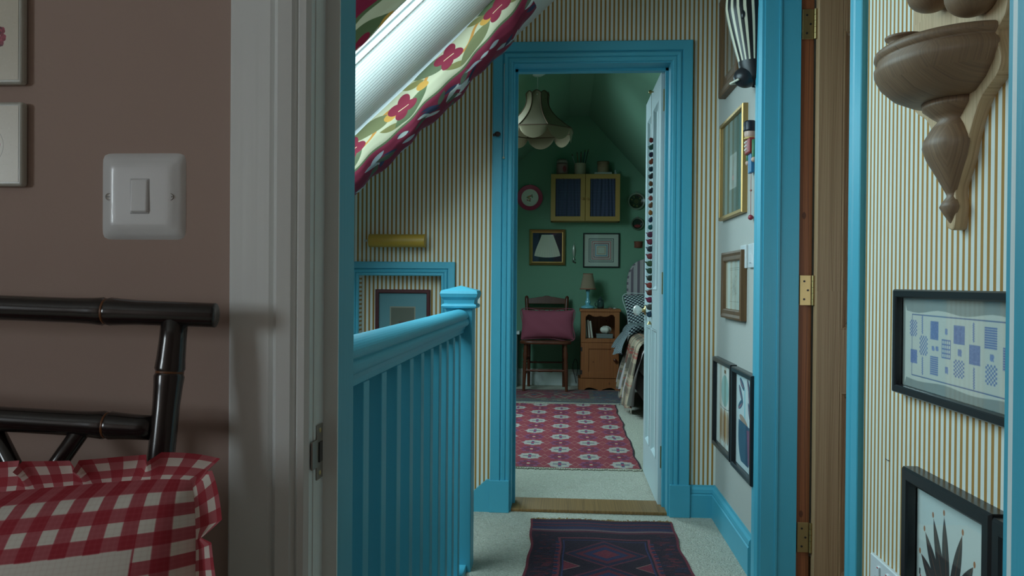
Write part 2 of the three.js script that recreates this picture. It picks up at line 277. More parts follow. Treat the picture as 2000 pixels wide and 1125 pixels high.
// the doorway in the right wall and its pine door
{
  const t = struct('trim_6', 'blue casing of the side doorway with bare wood rebate', 'door frame');
  const z0 = -2.692, z1 = -1.872; // lining faces
  part('architrave', onRight(sweep([[z0 - 0.006, 0.0], [z0 - 0.006, 2.006], [z1 + 0.006, 2.006], [z1 + 0.006, 0.0]], [[0, 0], [0, 0.010], [0.005, 0.014], [0.012, 0.012], [0.018, 0.017], [0.030, 0.016], [0.036, 0.013], [0.040, 0.015], [0.072, 0.014], [0.074, 0.012], [0.074, 0]], false)).translate(XR, 0, 0), BLUE, t);
  part('jamb', [box(XR - 0.001, 0.776, -0.3, 2.03, -2.722, z0), box(XR - 0.001, 0.776, -0.3, 2.03, z1, -1.842), box(XR - 0.001, 0.776, 2.0, 2.03, -2.722, -1.842)], BLUE, t);
  part('jamb_bead', box(XR + 0.045, XR + 0.052, -0.2, 2.0, z0, z0 + 0.004), BLUE, t);
  part('rebate', [box(0.776, XRO, -0.3, 2.03, -2.722, z0 - 0.008), box(0.776, XRO, -0.3, 2.03, z1 + 0.008, -1.842), box(0.776, XRO, 2.008, 2.03, -2.722, -1.842)], REDPINE, t, 'bare reddish pine rebate');
}
{
  const d = struct('door_1', 'bare pine panelled door standing open in the side doorway', 'door');
  d.position.set(XRO + 0.006, 0, -2.70);
  const W = 0.76, B = -0.15, T = 1.985, F = 0.036; // leaf runs along +x, face at z = F
  const y = { b1: 0.055, l0: at(1640, 766, 'z', -2.66).y, l1: at(1640, 644, 'z', -2.66).y, t0: 1.86 };
  const sw = 0.078;
  part('stile', rbox(0, sw, B, T, 0, F, 0.002), PINE, d); part('stile', rbox(W - sw, W, B, T, 0, F, 0.002), PINE, d);
  part('rail', rbox(sw, W - sw, B, y.b1, 0, F, 0.001), PINE, d); part('rail', rbox(sw, W - sw, y.l0, y.l1, 0, F, 0.001), PINE, d); part('rail', rbox(sw, W - sw, y.t0, T, 0, F, 0.001), PINE, d);
  part('muntin', rbox(W / 2 - 0.045, W / 2 + 0.045, y.b1, y.l0, 0, F, 0.001), PINE, d); part('muntin', rbox(W / 2 - 0.045, W / 2 + 0.045, y.l1, y.t0, 0, F, 0.001), PINE, d);
  for (const [a, b] of [[y.b1, y.l0], [y.l1, y.t0]]) for (const [p, q] of [[sw, W / 2 - 0.045], [W / 2 + 0.045, W - sw]]) {
    const pn = part('panel', box(p, q, a, b, 0.010, 0.020), PINE, d);
    part('moulding', sweep([[p, a], [q, a], [q, b], [p, b]].reverse(), [[0, 0.036], [-0.006, 0.037], [-0.010, 0.031], [-0.018, 0.028], [-0.024, 0.020]], true), PINE, pn);
  }
  for (const py of [47, 567, 1050]) {
    const yy = at(1572, py, 'z', -2.69).y, h = 0.05;
    const hg = part('hinge', rbox(-0.046, -0.010, yy - h, yy + h, 0.0065, 0.0085, 0.0006), BRASS, d, 'brass butt hinge');
    part('knuckle', [0, 1, 2, 3, 4].map((k) => new THREE.CylinderGeometry(0.0052, 0.0052, h * 0.38, 12).translate(-0.004, yy - h + h * 0.2 + k * h * 0.4, 0.012)), BRASS, hg);
    for (const k of [-0.03, 0, 0.03]) part('screw', new THREE.CylinderGeometry(0.0036, 0.0036, 0.002, 10).rotateX(PI / 2).translate(-0.032 + (k ? 0 : 0.012), yy + k, 0.009), DARKMETAL, hg);
  }
}
// the unlit room behind the pine door
shell('wall_side_room', 'plain walls of the dim room behind the pine door', 'wall', [box(XRO, 2.3, -0.35, 2.6, -3.6, -3.5), slab(rect(XRO, 2.3, -0.35, 2.6), [rect(1.15, 1.85, 0.5, 1.3)], 0.1).translate(0, 0, -1.1), box(2.2, 2.3, -0.35, 2.6, -3.5, -1.1)].reduce((a, g) => merge([a, g])), CREAMWALL);
windowUnit('window_3', 'white framed window of the side room', 0.7, 0.8, V(1.5, 0.9, -1.05), new THREE.Quaternion().setFromAxisAngle(V(0, 1, 0), PI), true);
daylight('sky_light_side_window', SKY_NEAR, DAY_SIDE, 0.7, 0.8, V(1.5, 0.9, -0.99), V(1.5, 0.9, -3));
shell('floor_003', 'bare floor of the dim side room', 'floor', box(XR + 0.01, 2.3, -0.4, -0.16, -3.5, -1.1), OAK);
shell('ceiling_002', 'white ceiling of the dim side room', 'ceiling', box(0.78, 2.3, 2.5, 2.6, -3.5, -1.1), CEIL);

// ---------------------------------------------------------------- balustrade
{
  const b = thing('balustrade', 'bright blue painted landing balustrade with moulded handrail, square spindles and capped newel post', 'balustrade');
  const xc = -0.373, nz = -2.797;
  const nw = part('newel_post', rbox(xc - 0.0465, xc + 0.0465, -0.12, 0.965, nz - 0.0465, nz + 0.0465, 0.003), BLUE, b);
  const cap = (pts) => { const l = []; for (let i = 0; i < pts.length; i++) l.push(pts[i]); const g = lathe(l.map(([r, y]) => [r * Math.SQRT2, y]), 4).rotateY(PI / 4); const n = g.toNonIndexed(); n.computeVertexNormals(); return metric(n); };
  part('newel_cap', cap([[0.0465, 0.925], [0.060, 0.930], [0.062, 0.936], [0.060, 0.942], [0.053, 0.945], [0.055, 0.958], [0.063, 0.968], [0.066, 0.980], [0.063, 0.990], [0.058, 0.992], [0.0, 1.008]]).translate(xc, 0, nz), BLUE, nw);
  // handrail: mopstick style profile swept along z
  const rs = new THREE.Shape(); rs.moveTo(-0.020, 0); rs.lineTo(-0.024, 0.010); rs.bezierCurveTo(-0.038, 0.014, -0.040, 0.030, -0.030, 0.037); rs.bezierCurveTo(-0.040, 0.048, -0.030, 0.068, 0, 0.070); rs.bezierCurveTo(0.030, 0.068, 0.040, 0.048, 0.030, 0.037); rs.bezierCurveTo(0.040, 0.030, 0.038, 0.014, 0.024, 0.010); rs.lineTo(0.020, 0); rs.closePath();
  const hr = new THREE.ExtrudeGeometry(rs, { depth: 2.752 + ZL - 0.004, bevelEnabled: false, curveSegments: 10 }).translate(xc, 0.855, -2.752);
  part('handrail', metric(hr), BLUE, b);
  part('under_rail', box(xc - 0.017, xc + 0.017, 0.843, 0.857, -2.751, ZL - 0.003), BLUE, b);
  part('base_rail', rbox(xc - 0.032, xc + 0.032, 0.0, 0.026, -2.751, ZL - 0.003, 0.003), BLUE, b);
  const sp = rbox(-0.0205, 0.0205, 0.026, 0.843, -0.0205, 0.0205, 0.002);
  for (let k = 0; k < 13; k++) { const z = -2.63 + k * 0.1385; if (z < ZL - 0.03) part('baluster', sp, BLUE, b).position.set(xc, 0, z); }
  part('apron', box(-0.445, -0.43, -0.28, 0.0, -2.75, ZL - 0.003), BLUE, b);
}

// ---------------------------------------------------------------- bedroom shell
const ZG = -7.88; // gable wall
const BT = 2.68, LX = 0.026, RX = 0.213, KL = 0.898, KR = 1.10, BL = -1.75, BR = 1.35;
const yL = (x) => BT - (LX - x) * KL, yR = (x) => BT - (x - RX) * KR;
shell('wall_gable', 'green gable wall of the bedroom', 'wall', slab([[BL - 0.1, -0.1], [BR + 0.1, -0.1], [BR + 0.1, yR(BR + 0.1)], [RX, BT], [LX, BT], [BL - 0.1, yL(BL - 0.1)]], [], 0.1).translate(0, 0, ZG - 0.1), GREEN);
shell('wall_bedroom_front', 'green wall around the bedroom door seen from inside', 'wall', slab([[BL - 0.1, -0.1], [DX0 - 0.02, -0.1], [DX0 - 0.02, DT + 0.02], [DX1 + 0.02, DT + 0.02], [DX1 + 0.02, -0.1], [BR + 0.1, -0.1], [BR + 0.1, yR(BR + 0.1)], [RX, BT], [LX, BT], [BL - 0.1, yL(BL - 0.1)]], [], 0.01).translate(0, 0, ZB - 0.01), GREEN);
shell('wall_bedroom_left', 'low green knee wall of the bedroom', 'wall', box(BL - 0.1, BL, -0.1, yL(BL) + 0.05, ZG, ZB), GREEN);
shell('wall_bedroom_right', 'low green wall behind the bed', 'wall', box(BR, BR + 0.1, -0.1, yR(BR) + 0.05, ZG, ZB), GREEN);
shell('floor_004', 'pale carpet of the bedroom', 'floor', box(BL - 0.1, BR + 0.1, -0.1, 0.0, ZG, ZF - 0.15), CARPET);
shell('ceiling_003', 'narrow flat strip of green bedroom ceiling', 'ceiling', box(LX, RX, BT, BT + 0.1, ZG, ZB), GREEN);
const th2 = Math.atan(KL), ex2 = V(Math.cos(th2), Math.sin(th2), 0), ez2 = V(-Math.sin(th2), Math.cos(th2), 0), so2 = V(LX, BT, 0);
const BW = { u0: -1.78, u1: -0.72, w0: 4.75, w1: 6.0 };
shell('ceiling_slope_bedroom', 'green sloping bedroom ceiling with a roof window', 'ceiling', slab(rect(-2.5, 0.0, -ZB, -ZG), [rect(BW.u0, BW.u1, BW.w0, BW.w1)], 0.2).applyMatrix4(slopeM(so2, ex2, ez2)), GREEN);
slopeWindow('window_4', 'white framed roof window of the green bedroom', so2, ex2, ez2, BW.u0, BW.u1, BW.w0, BW.w1, 0.22, 'sky_light_bedroom_window', DAY_BEDROOM);
const th3 = Math.atan(KR), ex3 = V(Math.cos(th3), -Math.sin(th3), 0), ez3 = V(-Math.sin(th3), -Math.cos(th3), 0);
shell('ceiling_slope_right', 'green sloping ceiling above the bed', 'ceiling', slab(rect(0, 1.9, -ZB, -ZG), [], 0.1).applyMatrix4(new THREE.Matrix4().makeBasis(ex3, V(0, 0, -1), V(Math.sin(th3), Math.cos(th3), 0)).setPosition(RX, BT, 0)), GREEN);
shell('baseboard_gable', 'tall white skirting along the green gable wall', 'skirting', slab(SKIRT.map(([a, b]) => [a, b * 1.15]), [], BR - BL).rotateY(-PI / 2).translate(BR, 0, ZG), WHITEPAINT);

// ---------------------------------------------------------------- things in the near room
{
  const p = at(277.5, 383, 'z', ZP + 0.004);
  const t = thing('light_switch', 'white square plastic light switch screwed to the pink wall', 'switch', [p.x, p.y, ZP]);
  // domed plate: cushion shaped
  const S = 0.043, se = (a) => { const c = Math.cos(a), s = Math.sin(a), k = Math.pow(Math.pow(Math.abs(c), 14) + Math.pow(Math.abs(s), 14), -1 / 14); return [c * k, s * k]; };
  part('plate', grid(96, 14, (u, v) => { const [cx, cy] = se(u * 2 * PI); const r = v; let h; if (r > 0.97) h = 0.0035 * Math.sqrt(Math.max(0, 1 - ((r - 0.97) / 0.03) ** 2)); else { const q = Math.min(1, (0.97 - r) / 0.30); h = 0.0035 + 0.0040 * q * q * (3 - 2 * q); } return V(cx * r * S, cy * r * S, h); }), WHITEPLASTIC, t);
  part('rocker_surround', rbox(-0.0105, 0.0095, -0.018, 0.017, 0.006, 0.0082, 0.0018), mat([0.55, 0.56, 0.57], 0.4), t);
  part('rocker', rbox(-0.0098, 0.0088, -0.0172, 0.0163, 0.005, 0.0100, 0.0024, 3).applyMatrix4(new THREE.Matrix4().makeRotationX(-0.05)), WHITEPLASTIC, t);
  for (const sx of [-0.0325, 0.030]) { const s = part('screw', lathe([[0, 0.0066], [0.0026, 0.0066], [0.0030, 0.0072], [0.0036, 0.0072], [0.0038, 0.005]], 20).rotateX(PI / 2).translate(sx, -0.001, 0), STEEL, t, 'small steel screw'); part('slot', box(sx - 0.0026, sx + 0.0026, -0.0014, -0.0006, 0.0060, 0.0070), BLACK, s); }
}
function fruitTile(x, w, h, berry) {
  x.fillStyle = '#d9d3c0'; x.fillRect(0, 0, w, h); speckle(x, w, h, 1200, ['#cfc8b2', '#e3dece'], 2, 6, 0.5);
  if (berry) {
    x.strokeStyle = '#4f7a4a'; x.lineWidth = 5; x.beginPath(); x.moveTo(w * 0.75, 20); x.quadraticCurveTo(w * 0.86, 10, w * 0.93, 25); x.stroke();
    for (let i = 0; i < 70; i++) { x.fillStyle = ['#8e2038', '#a83048', '#641426'][i % 3]; const a = rnd() * 7, r = Math.sqrt(rnd()) * 42; x.beginPath(); x.arc(w * 0.74 + r * Math.cos(a), h * 0.55 + r * 1.25 * Math.sin(a), 8, 0, 7); x.fill(); }
  } else {
    x.strokeStyle = '#8d8a78'; x.lineWidth = 1.6; x.beginPath(); x.ellipse(w * 0.46, h * 0.52, w * 0.38, h * 0.36, 0, 0, 7); x.stroke();
    for (const [X, Y] of [[0.58, 0.42], [0.70, 0.36], [0.63, 0.7], [0.68, 0.78], [0.5, 0.74], [0.4, 0.4]]) { x.fillStyle = '#4f7d4c'; x.beginPath(); x.ellipse(w * X, h * Y, 26, 15, X * 9, 0, 7); x.fill(); x.fillStyle = '#3c6640'; x.beginPath(); x.ellipse(w * X + 6, h * Y + 12, 20, 11, X * 5, 0, 7); x.fill(); }
    for (const [X, Y] of [[0.72, 0.47], [0.76, 0.52]]) { x.fillStyle = '#c98a86'; x.beginPath(); x.ellipse(w * X, h * Y, 18, 22, 0.5, 0, 7); x.fill(); }
    x.strokeStyle = '#4f7d4c'; x.lineWidth = 4; x.beginPath(); x.moveTo(w * 0.5, h * 0.9); x.quadraticCurveTo(w * 0.8, h * 0.7, w * 0.62, h * 0.25); x.stroke();
  }
}
[[true, -10, 163, 'square cream ceramic wall tile painted with a red berry'], [false, 195, 366, 'square cream ceramic wall tile painted with a leafy sprig in an oval']].forEach(([berry, y0, y1, label]) => {
  const b = at(42, y1, 'z', ZP + 0.010), a = at(42, y0, 'z', ZP + 0.010), s = 0.106, yc = berry ? b.y + s / 2 : (a.y + b.y) / 2;
  const t = thing('painted_tile', label, 'tile', [b.x - s / 2, yc, ZP], 0, 'painted tiles on the pink wall');
  part('tile_body', rbox(-s / 2, s / 2, -s / 2 + 0.011 * !berry, s / 2 - 0.011 * !berry, 0, 0.009, 0.003, 3), mat([0.55, 0.56, 0.50], 0.25), t);
  part('painting', new THREE.PlaneGeometry(s - 0.008, s - 0.008 - 0.022 * !berry).translate(0, 0, 0.0093), printed(canvasTex(384, 384, (x, w, h) => fruitTile(x, w, h, berry)), 0.3), t);
});
// black bamboo chair with its back to the pink wall
const BAMBOO = phys([0.014, 0.011, 0.011], 0.22, { clearcoat: 0.6, clearcoatRoughness: 0.15 }), NODE = mat([0.16, 0.06, 0.02], 0.35);
function bamboo(parent, name, a, b, r, nodes, seg = 16) {
  const L = a.distanceTo(b), pts = [[0, 0], [0, r * 0.94]];
  const ns = nodes.slice().sort((p, q) => p - q);
  for (const t of ns) { const e = 0.010 / L; pts.push([t - 3 * e, r * 0.97], [t - 1.2 * e, r * 1.03], [t - 0.35 * e, r * 1.09], [t - 0.1 * e, r * 0.99], [t + 0.1 * e, r * 0.99], [t + 0.35 * e, r * 1.09], [t + 1.2 * e, r * 1.03], [t + 3 * e, r * 0.96]); }
  pts.push([1, r * 0.94], [1, 0]);
  const m = part(name, latheAlong(a, b, pts, seg), BAMBOO, parent);
  for (const t of ns) { const p = a.clone().lerp(b, t); part('node_ring', latheAlong(p.clone().addScaledVector(b.clone().sub(a).normalize(), -0.0012), p.clone().addScaledVector(b.clone().sub(a).normalize(), 0.0012), [[0, r * 0.9], [0.1, r * 1.005], [0.9, r * 1.005], [1, r * 0.9]], seg), NODE, m); }
  return m;
}
{
  const t = thing('bamboo_chair', 'black lacquered bamboo chair standing against the pink wall', 'chair');
  const zt = -0.70;
  const R = at(420, 616, 'z', zt), L = at(0, 601, 'z', zt + 0.01);
  const dir = R.clone().sub(L).normalize(), left = R.clone().addScaledVector(dir, -0.50);
  bamboo(t, 'top_rail', left, R, 0.0120, [0.2, 0.80]);
  const pt = at(343, 612, 'z', zt), pb = at(316, 880, 'z', -0.685); const down = pb.clone().sub(pt).normalize();
  const foot = pt.clone().addScaledVector(down, (pt.y + 0.05) / -down.y);
  const nd = at(331, 728, 'z', -0.692);
  bamboo(t, 'rear_post', pt, foot, 0.0122, [(pt.y - nd.y) / (pt.y + 0.05), 0.34, 0.62]);
  const pl = pt.clone().addScaledVector(dir, -0.40), fl = foot.clone().addScaledVector(dir, -0.40);
  bamboo(t, 'rear_post', pl, fl, 0.0122, [0.14, 0.4, 0.7]);
  const lr = at(300, 836, 'z', -0.688), lrl = at(0, 818, 'z', -0.682);
  bamboo(t, 'lower_rail', lr.clone().addScaledVector(lrl.clone().sub(lr).normalize(), 0.385), lr, 0.0118, [0.30, 0.89]);
  bamboo(t, 'brace', at(158, 842, 'z', -0.685), at(92, 935, 'z', -0.672), 0.0085, []);
  bamboo(t, 'brace', at(-10, 842, 'z', -0.685), at(40, 940, 'z', -0.672), 0.0085, []);
  // seat and front legs (below the picture)
  const c = pt.clone().lerp(pl, 0.5); const sy = 0.44;
  part('seat', rbox(c.x - 0.23, c.x + 0.23, sy - 0.025, sy, -0.66, -0.26, 0.01), DARKWOOD, t);
  for (const sx of [-1, 1]) bamboo(t, 'front_leg', V(c.x + sx * 0.205, sy, -0.285), V(c.x + sx * 0.21, -0.05, -0.275), 0.0125, [0.3, 0.6]);
}
// red gingham cushion with a pleated frill and a plain middle
{
  const ging = canvasTex(256, 256, (x, w, h) => { // one 20 mm repeat, woven look
    const p = w; x.fillStyle = '#e3e0d6'; x.fillRect(0, 0, w, h); x.fillStyle = 'rgba(160,26,42,0.66)'; x.fillRect(0, 0, p / 2, h); x.fillRect(0, 0, w, p / 2);
    for (let i = 0; i < 64; i++) { x.globalAlpha = 0.10; x.fillStyle = i % 2 ? '#fff' : '#600'; x.fillRect(i * 4, 0, 2, h); x.fillRect(0, i * 4, w, 2); } x.globalAlpha = 1;
  });
  const bodyTex = canvasTex(1024, 1024, (x, w, h) => {
    const n = 24, p = w / n; x.fillStyle = '#e3e0d6'; x.fillRect(0, 0, w, h); x.fillStyle = 'rgba(160,26,42,0.66)';
    for (let i = 0; i < n; i++) { x.fillRect(i * p, 0, p / 2, h); x.fillRect(0, i * p, w, p / 2); }
    x.fillStyle = '#e0ddd4'; x.fillRect(w * 0.065, h * 0.105, w * 0.87, h * 0.79);
    for (let i = 0; i < 256; i++) { x.globalAlpha = 0.025; x.fillStyle = i % 2 ? '#fff' : '#400'; x.fillRect(i * 4, 0, 2, h); x.fillRect(0, i * 4, w, 2); } x.globalAlpha = 1;
  });
  const W = 0.52, H = 0.48;
  const corner = at(352, 948, 'z', -0.590);
  const t = thing('cushion', 'red and white gingham cushion with a pleated frill propped on the bamboo chair', 'cushion');
  const q = new THREE.Quaternion().setFromEuler(new THREE.Euler(-0.16, 0.0, 0.07));
  t.quaternion.copy(q); t.position.copy(corner.clone().sub(V(W / 2 - 0.018, H / 2 - 0.012, 0).applyQuaternion(q)));
  const puff = (u, v) => Math.pow(Math.max(0, 1 - Math.pow(Math.abs(u), 3.2)) * Math.max(0, 1 - Math.pow(Math.abs(v), 3.2)), 0.55);
  const outline = (a, b) => { const k = 1 - 0.05 * (1 - a * a) * b * b - 0.02 * (1 - b * b) * a * a, r = 1 - 0.035 * Math.pow(Math.abs(a * b), 6); return [a * W / 2 * r * (1 - 0.03 * (1 - b * b)), b * H / 2 * r * (1 - 0.05 * (1 - a * a))]; };
  const front = (s) => grid(48, 44, (u, v) => { const a = u * 2 - 1, b = v * 2 - 1, [X, Y] = outline(a, b); return V(X, Y, s * (0.085 * puff(a, b) + 0.004 * Math.sin(a * 9 + b * 4) * puff(a, b))); });
  part('cushion_cover', [front(1), front(-1)], printed(bodyTex, 0.95), t);
  // pleated frill round the edge
  const per = []; const N = 360;
  for (let i = 0; i <= N; i++) { const s = (i / N) * 4, side = Math.min(3, Math.floor(s)), f = (s - side) * 2 - 1; const [a, b] = [[f, -1], [1, f], [-f, 1], [-1, -f]][side]; const [X, Y] = outline(a, b); per.push([X, Y, a, b]); }
  const frill = grid(N, 6, (u, v) => {
    const [X, Y, a, b] = per[Math.round(u * N)]; const l = Math.hypot(X / W, Y / H), L2 = Math.hypot(a ** 5, b ** 5) || 1; const nx = a ** 5 / L2, ny = b ** 5 / L2;
    const ph = (u * 42) % 1, w = 0.021 * v; const fold = ph < 0.82 ? (ph / 0.82 - 0.5) : (0.5 - (ph - 0.82) / 0.18);
    const len = w * (1 + 0.10 * Math.sin(u * 90) + (ph > 0.78 ? -0.38 : 0));
    return V(X + nx * len - ny * 0.004 * fold * v, Y + ny * len + nx * 0.004 * fold * v, 0.016 * fold * v + 0.010 * v * Math.sin(u * 60) + 0.006 * v * v);
  });
  { const p = frill.attributes.position, uv = frill.attributes.uv; let acc = 0; for (let j = 0; j <= 6; j++) { acc = 0; for (let i = 0; i <= N; i++) { if (i) { acc += Math.hypot(per[i][0] - per[i - 1][0], per[i][1] - per[i - 1][1]) * 1.35; } uv.setXY(j * (N + 1) + i, acc / 0.021 + 0.3, j / 6 * 0.030 / 0.021 * 1.1 + 0.25); } } }
  part('frill', frill, printed(ging, 0.95), t, 'pleated gingham frill');
}

// ---------------------------------------------------------------- curtains gathered at the roof window
function floralTex(kind) {
  return canvasTex(1536, 512, (x, w, h) => { // v = 0 at canvas bottom
    const top = h * 0.45; x.lineCap = 'round';
    x.fillStyle = '#b9b092'; x.fillRect(0, 0, w, top + 20); x.fillStyle = '#7d1a35'; x.fillRect(0, top, w, h - top);
    const leaf = (X, Y, L, B, a, c) => { x.save(); x.translate(X, Y); x.rotate(a); x.fillStyle = c; x.beginPath(); x.moveTo(-L, 0); x.bezierCurveTo(-L * 0.3, -B, L * 0.5, -B * 0.9, L, 0); x.bezierCurveTo(L * 0.5, B * 0.9, -L * 0.3, B, -L, 0); x.fill(); x.restore(); };
    const flower = (X, Y, r, c) => { x.fillStyle = c; for (let k = 0; k < 4; k++) { x.beginPath(); x.ellipse(X + r * 0.75 * Math.cos(k * 1.57 + 0.6), Y + r * 0.75 * Math.sin(k * 1.57 + 0.6), r * 0.78, r * 0.62, k * 1.57 + 0.6, 0, 7); x.fill(); } x.strokeStyle = '#e6cfa0'; x.lineWidth = 4; x.beginPath(); x.moveTo(X - r * 0.5, Y); x.lineTo(X + r * 0.5, Y + 8); x.stroke(); };
    // orange bough and olive leaves in the cream half
    x.strokeStyle = '#b87a34'; x.lineWidth = 16; x.beginPath(); x.moveTo(-20, top * 0.35); for (let i = 0; i <= 12; i++) x.quadraticCurveTo((i - 0.5) * w / 12, top * (i % 2 ? 0.2 : 0.75), i * w / 12, top * 0.48); x.stroke();
    for (let i = 0; i < 9; i++) { const X = i * w / 9 + 70; leaf(X, top * (i % 2 ? 0.74 : 0.34), 105, 58, i % 2 ? -0.3 : 0.35, ['#5d6346', '#6c6a44', '#56603f'][i % 3]); leaf(X + 60, top * (i % 2 ? 0.28 : 0.78), 55, 26, 0.6, '#7a7040'); x.fillStyle = '#c08a3a'; x.beginPath(); x.ellipse(X + 85, top * 0.5, 30, 22, 0.7, 0, 7); x.fill(); }
    for (let i = 0; i < 6; i++) flower(i * w / 6 + 130, top * (0.42 + 0.12 * (i % 2)), 46, '#7f1830');
    // crimson half with grey and navy leaves
    for (let i = 0; i < 70; i++) leaf(rnd() * w, top + (0.16 + 0.8 * rnd() * rnd()) * (h - top), rr(22, 52), rr(12, 24), rr(-0.9, 0.9), ['#b3b8b5', '#a2a9ab', '#bcbfb8', '#2d3550', '#4f5a46'][i % 5]);
    x.fillStyle = '#56603f'; x.fillRect(0, top - 8, w, 14); x.fillStyle = '#dfe2e2'; x.fillRect(0, 0, w, h * 0.07);
  }, kind, 1);
}
const FLORAL = phys('#ffffff', 0.9, { map: floralTex(1), transmission: 0.08, thickness: 0 });
// the cloth hangs below the ceiling plane between its two wires: cross section [z, n], n = drop below the plane
function sagCurtain(name, label, cross, sagAmt, ruffle) {
  const u0 = -0.45, u1 = 1.06;
  const t = thing(name, label, 'curtain', [0, 0, 0], 0, 'floral curtains of the roof window');
  const g = grid(150, 40, (s, v) => {
    const k = v * (cross.length - 1), i = Math.min(cross.length - 2, Math.floor(k)), f = k - i;
    const a = cross[i], b = cross[i + 1]; let z = a[0] + (b[0] - a[0]) * f, n = a[1] + (b[1] - a[1]) * f;
    n += sagAmt * (1 - Math.abs(2 * s - 1) ** 3) * Math.min(1, 0.45 + v * 2.2) + ruffle * v * (0.006 * Math.sin(s * 33 + v * 5) + 0.005 * Math.sin(s * 71 + v * 9));
    z += 0.010 * Math.sin(s * 27 + v * 7) * v;
    return slopePt(u0 + (u1 - u0) * s, z, -n);
  });
  { const p = g.attributes.uv; for (let i = 0; i < p.count; i++) p.setY(i, 1 - p.getY(i)); }
  part('fabric', g, FLORAL, t);
  for (const uu of [u0, u1]) part('wire', rod(slopePt(uu, cross[0][0] - 0.12, -0.004), slopePt(uu, cross[0][0] + 0.10, -0.004), 0.003), STEEL, t);
  return t;
}
sagCurtain('floral_curtain', 'cream and crimson floral curtain gathered beside the far wall at the roof window', [[-2.93, -0.026], [-2.925, -0.010], [-2.92, 0.008], [-2.915, 0.030], [-2.917, 0.055], [-2.925, 0.078], [-2.94, 0.098], [-2.97, 0.112], [-3.0, 0.114], [-3.03, 0.105], [-3.05, 0.08]], 0.045, 1);
sagCurtain('floral_curtain', 'cream and crimson floral curtain gathered at the roof window edge above the balustrade', [[-1.81, 0.195], [-1.78, 0.20], [-1.75, 0.19], [-1.72, 0.16], [-1.69, 0.11], [-1.67, 0.06], [-1.66, 0.01]], 0.05, 1);

// ---------------------------------------------------------------- pictures
function picture(name, label, o) { // o: centre on the wall, turn, w, h (outer), fw, ft, frameMat, art(ctx,w,h), mount
  const t = thing(name, label, o.category || 'picture', o.pos, o.turn || 0, o.group);
  if (o.tilt) t.rotation.z = o.tilt;
  const iw = o.w / 2 - o.fw, ih = o.h / 2 - o.fw, f = o.ft;
  const prof = o.profile || [[0, f * 0.45], [0.0012, f * 0.9], [o.fw * 0.2, f], [o.fw * 0.85, f], [o.fw, f * 0.85], [o.fw, 0.0], [0, 0.0]];
  part('frame', sweep([[-iw, -ih], [iw, -ih], [iw, ih], [-iw, ih]].reverse(), prof, true), o.frameMat, t);
  const px = 640 / Math.max(o.w, o.h);
  part('print', new THREE.PlaneGeometry(iw * 2, ih * 2).translate(0, 0, f * 0.35), printed(canvasTex(Math.round(iw * 2 * px), Math.round(ih * 2 * px), o.art), 0.85), t);
  part('backing', box(-iw, iw, -ih, ih, 0.0005, f * 0.3), BROWNWOOD, t);
  if (o.glass !== false) part('pane', new THREE.PlaneGeometry(iw * 2, ih * 2).translate(0, 0, f * 0.62), GLASS, t);
  return t;
}
const fill = (x, c, a, b, w, h) => { x.fillStyle = c; x.fillRect(a, b, w, h); };
// on the right-hand walls: pixel corners -> z and y on the wall plane
function rightPicture(name, label, p0, p1, o) { // p0 upper far corner, p1 lower near corner of the frame, in wall coordinates [z, y]
  const w = p1[0] - p0[0], h = p0[1] - p1[1];
  return picture(name, label, { ...o, w, h, pos: [XR, (p0[1] + p1[1]) / 2, (p0[0] + p1[0]) / 2], turn: -PI / 2 });
}
{ // print in the low recess
  const a = at(733, 565, 'z', -3.545), b = at(840, 565, 'z', -3.545), w = b.x - a.x, h = 0.40;
  picture('framed_print', 'dark red framed print with blue mount and small lettering in the low recess', { pos: [(a.x + b.x) / 2, a.y - h / 2, ZF - 0.06], w, h, fw: 0.017, ft: 0.018, frameMat: mat([0.075, 0.010, 0.012], 0.35), art: (x, W, H) => {
    fill(x, '#648f95', 0, 0, W, H); fill(x, '#97907f', W * 0.225, H * 0.165, W * 0.54, H * 0.62); fill(x, '#67675a', W * 0.25, H * 0.18, W * 0.49, H * 0.59);
    x.fillStyle = '#5c3238'; x.textAlign = 'center'; x.font = 'bold ' + Math.round(W * 0.085) + 'px sans-serif'; ['HEY', 'AMOUR', 'OUI', 'MERCI'].forEach((s, i) => x.fillText(s, W * 0.495, H * (0.385 + 0.078 * i)));
  } });
}
{ // gold frame
  const a = at(1409, 243, 'x', XR - 0.012), b = at(1453, 415, 'x', XR - 0.012);
  rightPicture('gold_framed_picture', 'tall gold framed picture with a grey green mount and small drawing', [-3.37, 1.685], [b.z, 1.285], { fw: 0.016, ft: 0.022, frameMat: GOLD, art: (x, W, H) => { fill(x, '#5d7468', 0, 0, W, H); for (let i = 0; i < 26; i++) { x.globalAlpha = 0.12; fill(x, i % 2 ? '#6f8478' : '#4f655b', i * W / 26, 0, W / 52, H); } x.globalAlpha = 1; fill(x, '#a9b0a6', W * 0.34, H * 0.37, W * 0.32, H * 0.37); x.strokeStyle = '#7c857d'; x.lineWidth = 3; for (let i = 0; i < 7; i++) { x.beginPath(); x.moveTo(W * (0.38 + 0.03 * i), H * 0.72); x.quadraticCurveTo(W * 0.5, H * (0.5 + 0.02 * i), W * (0.60 - 0.02 * i), H * 0.40); x.stroke(); } fill(x, '#c6a5a0', W * 0.46, H * 0.60, W * 0.08, H * 0.05); } });
}
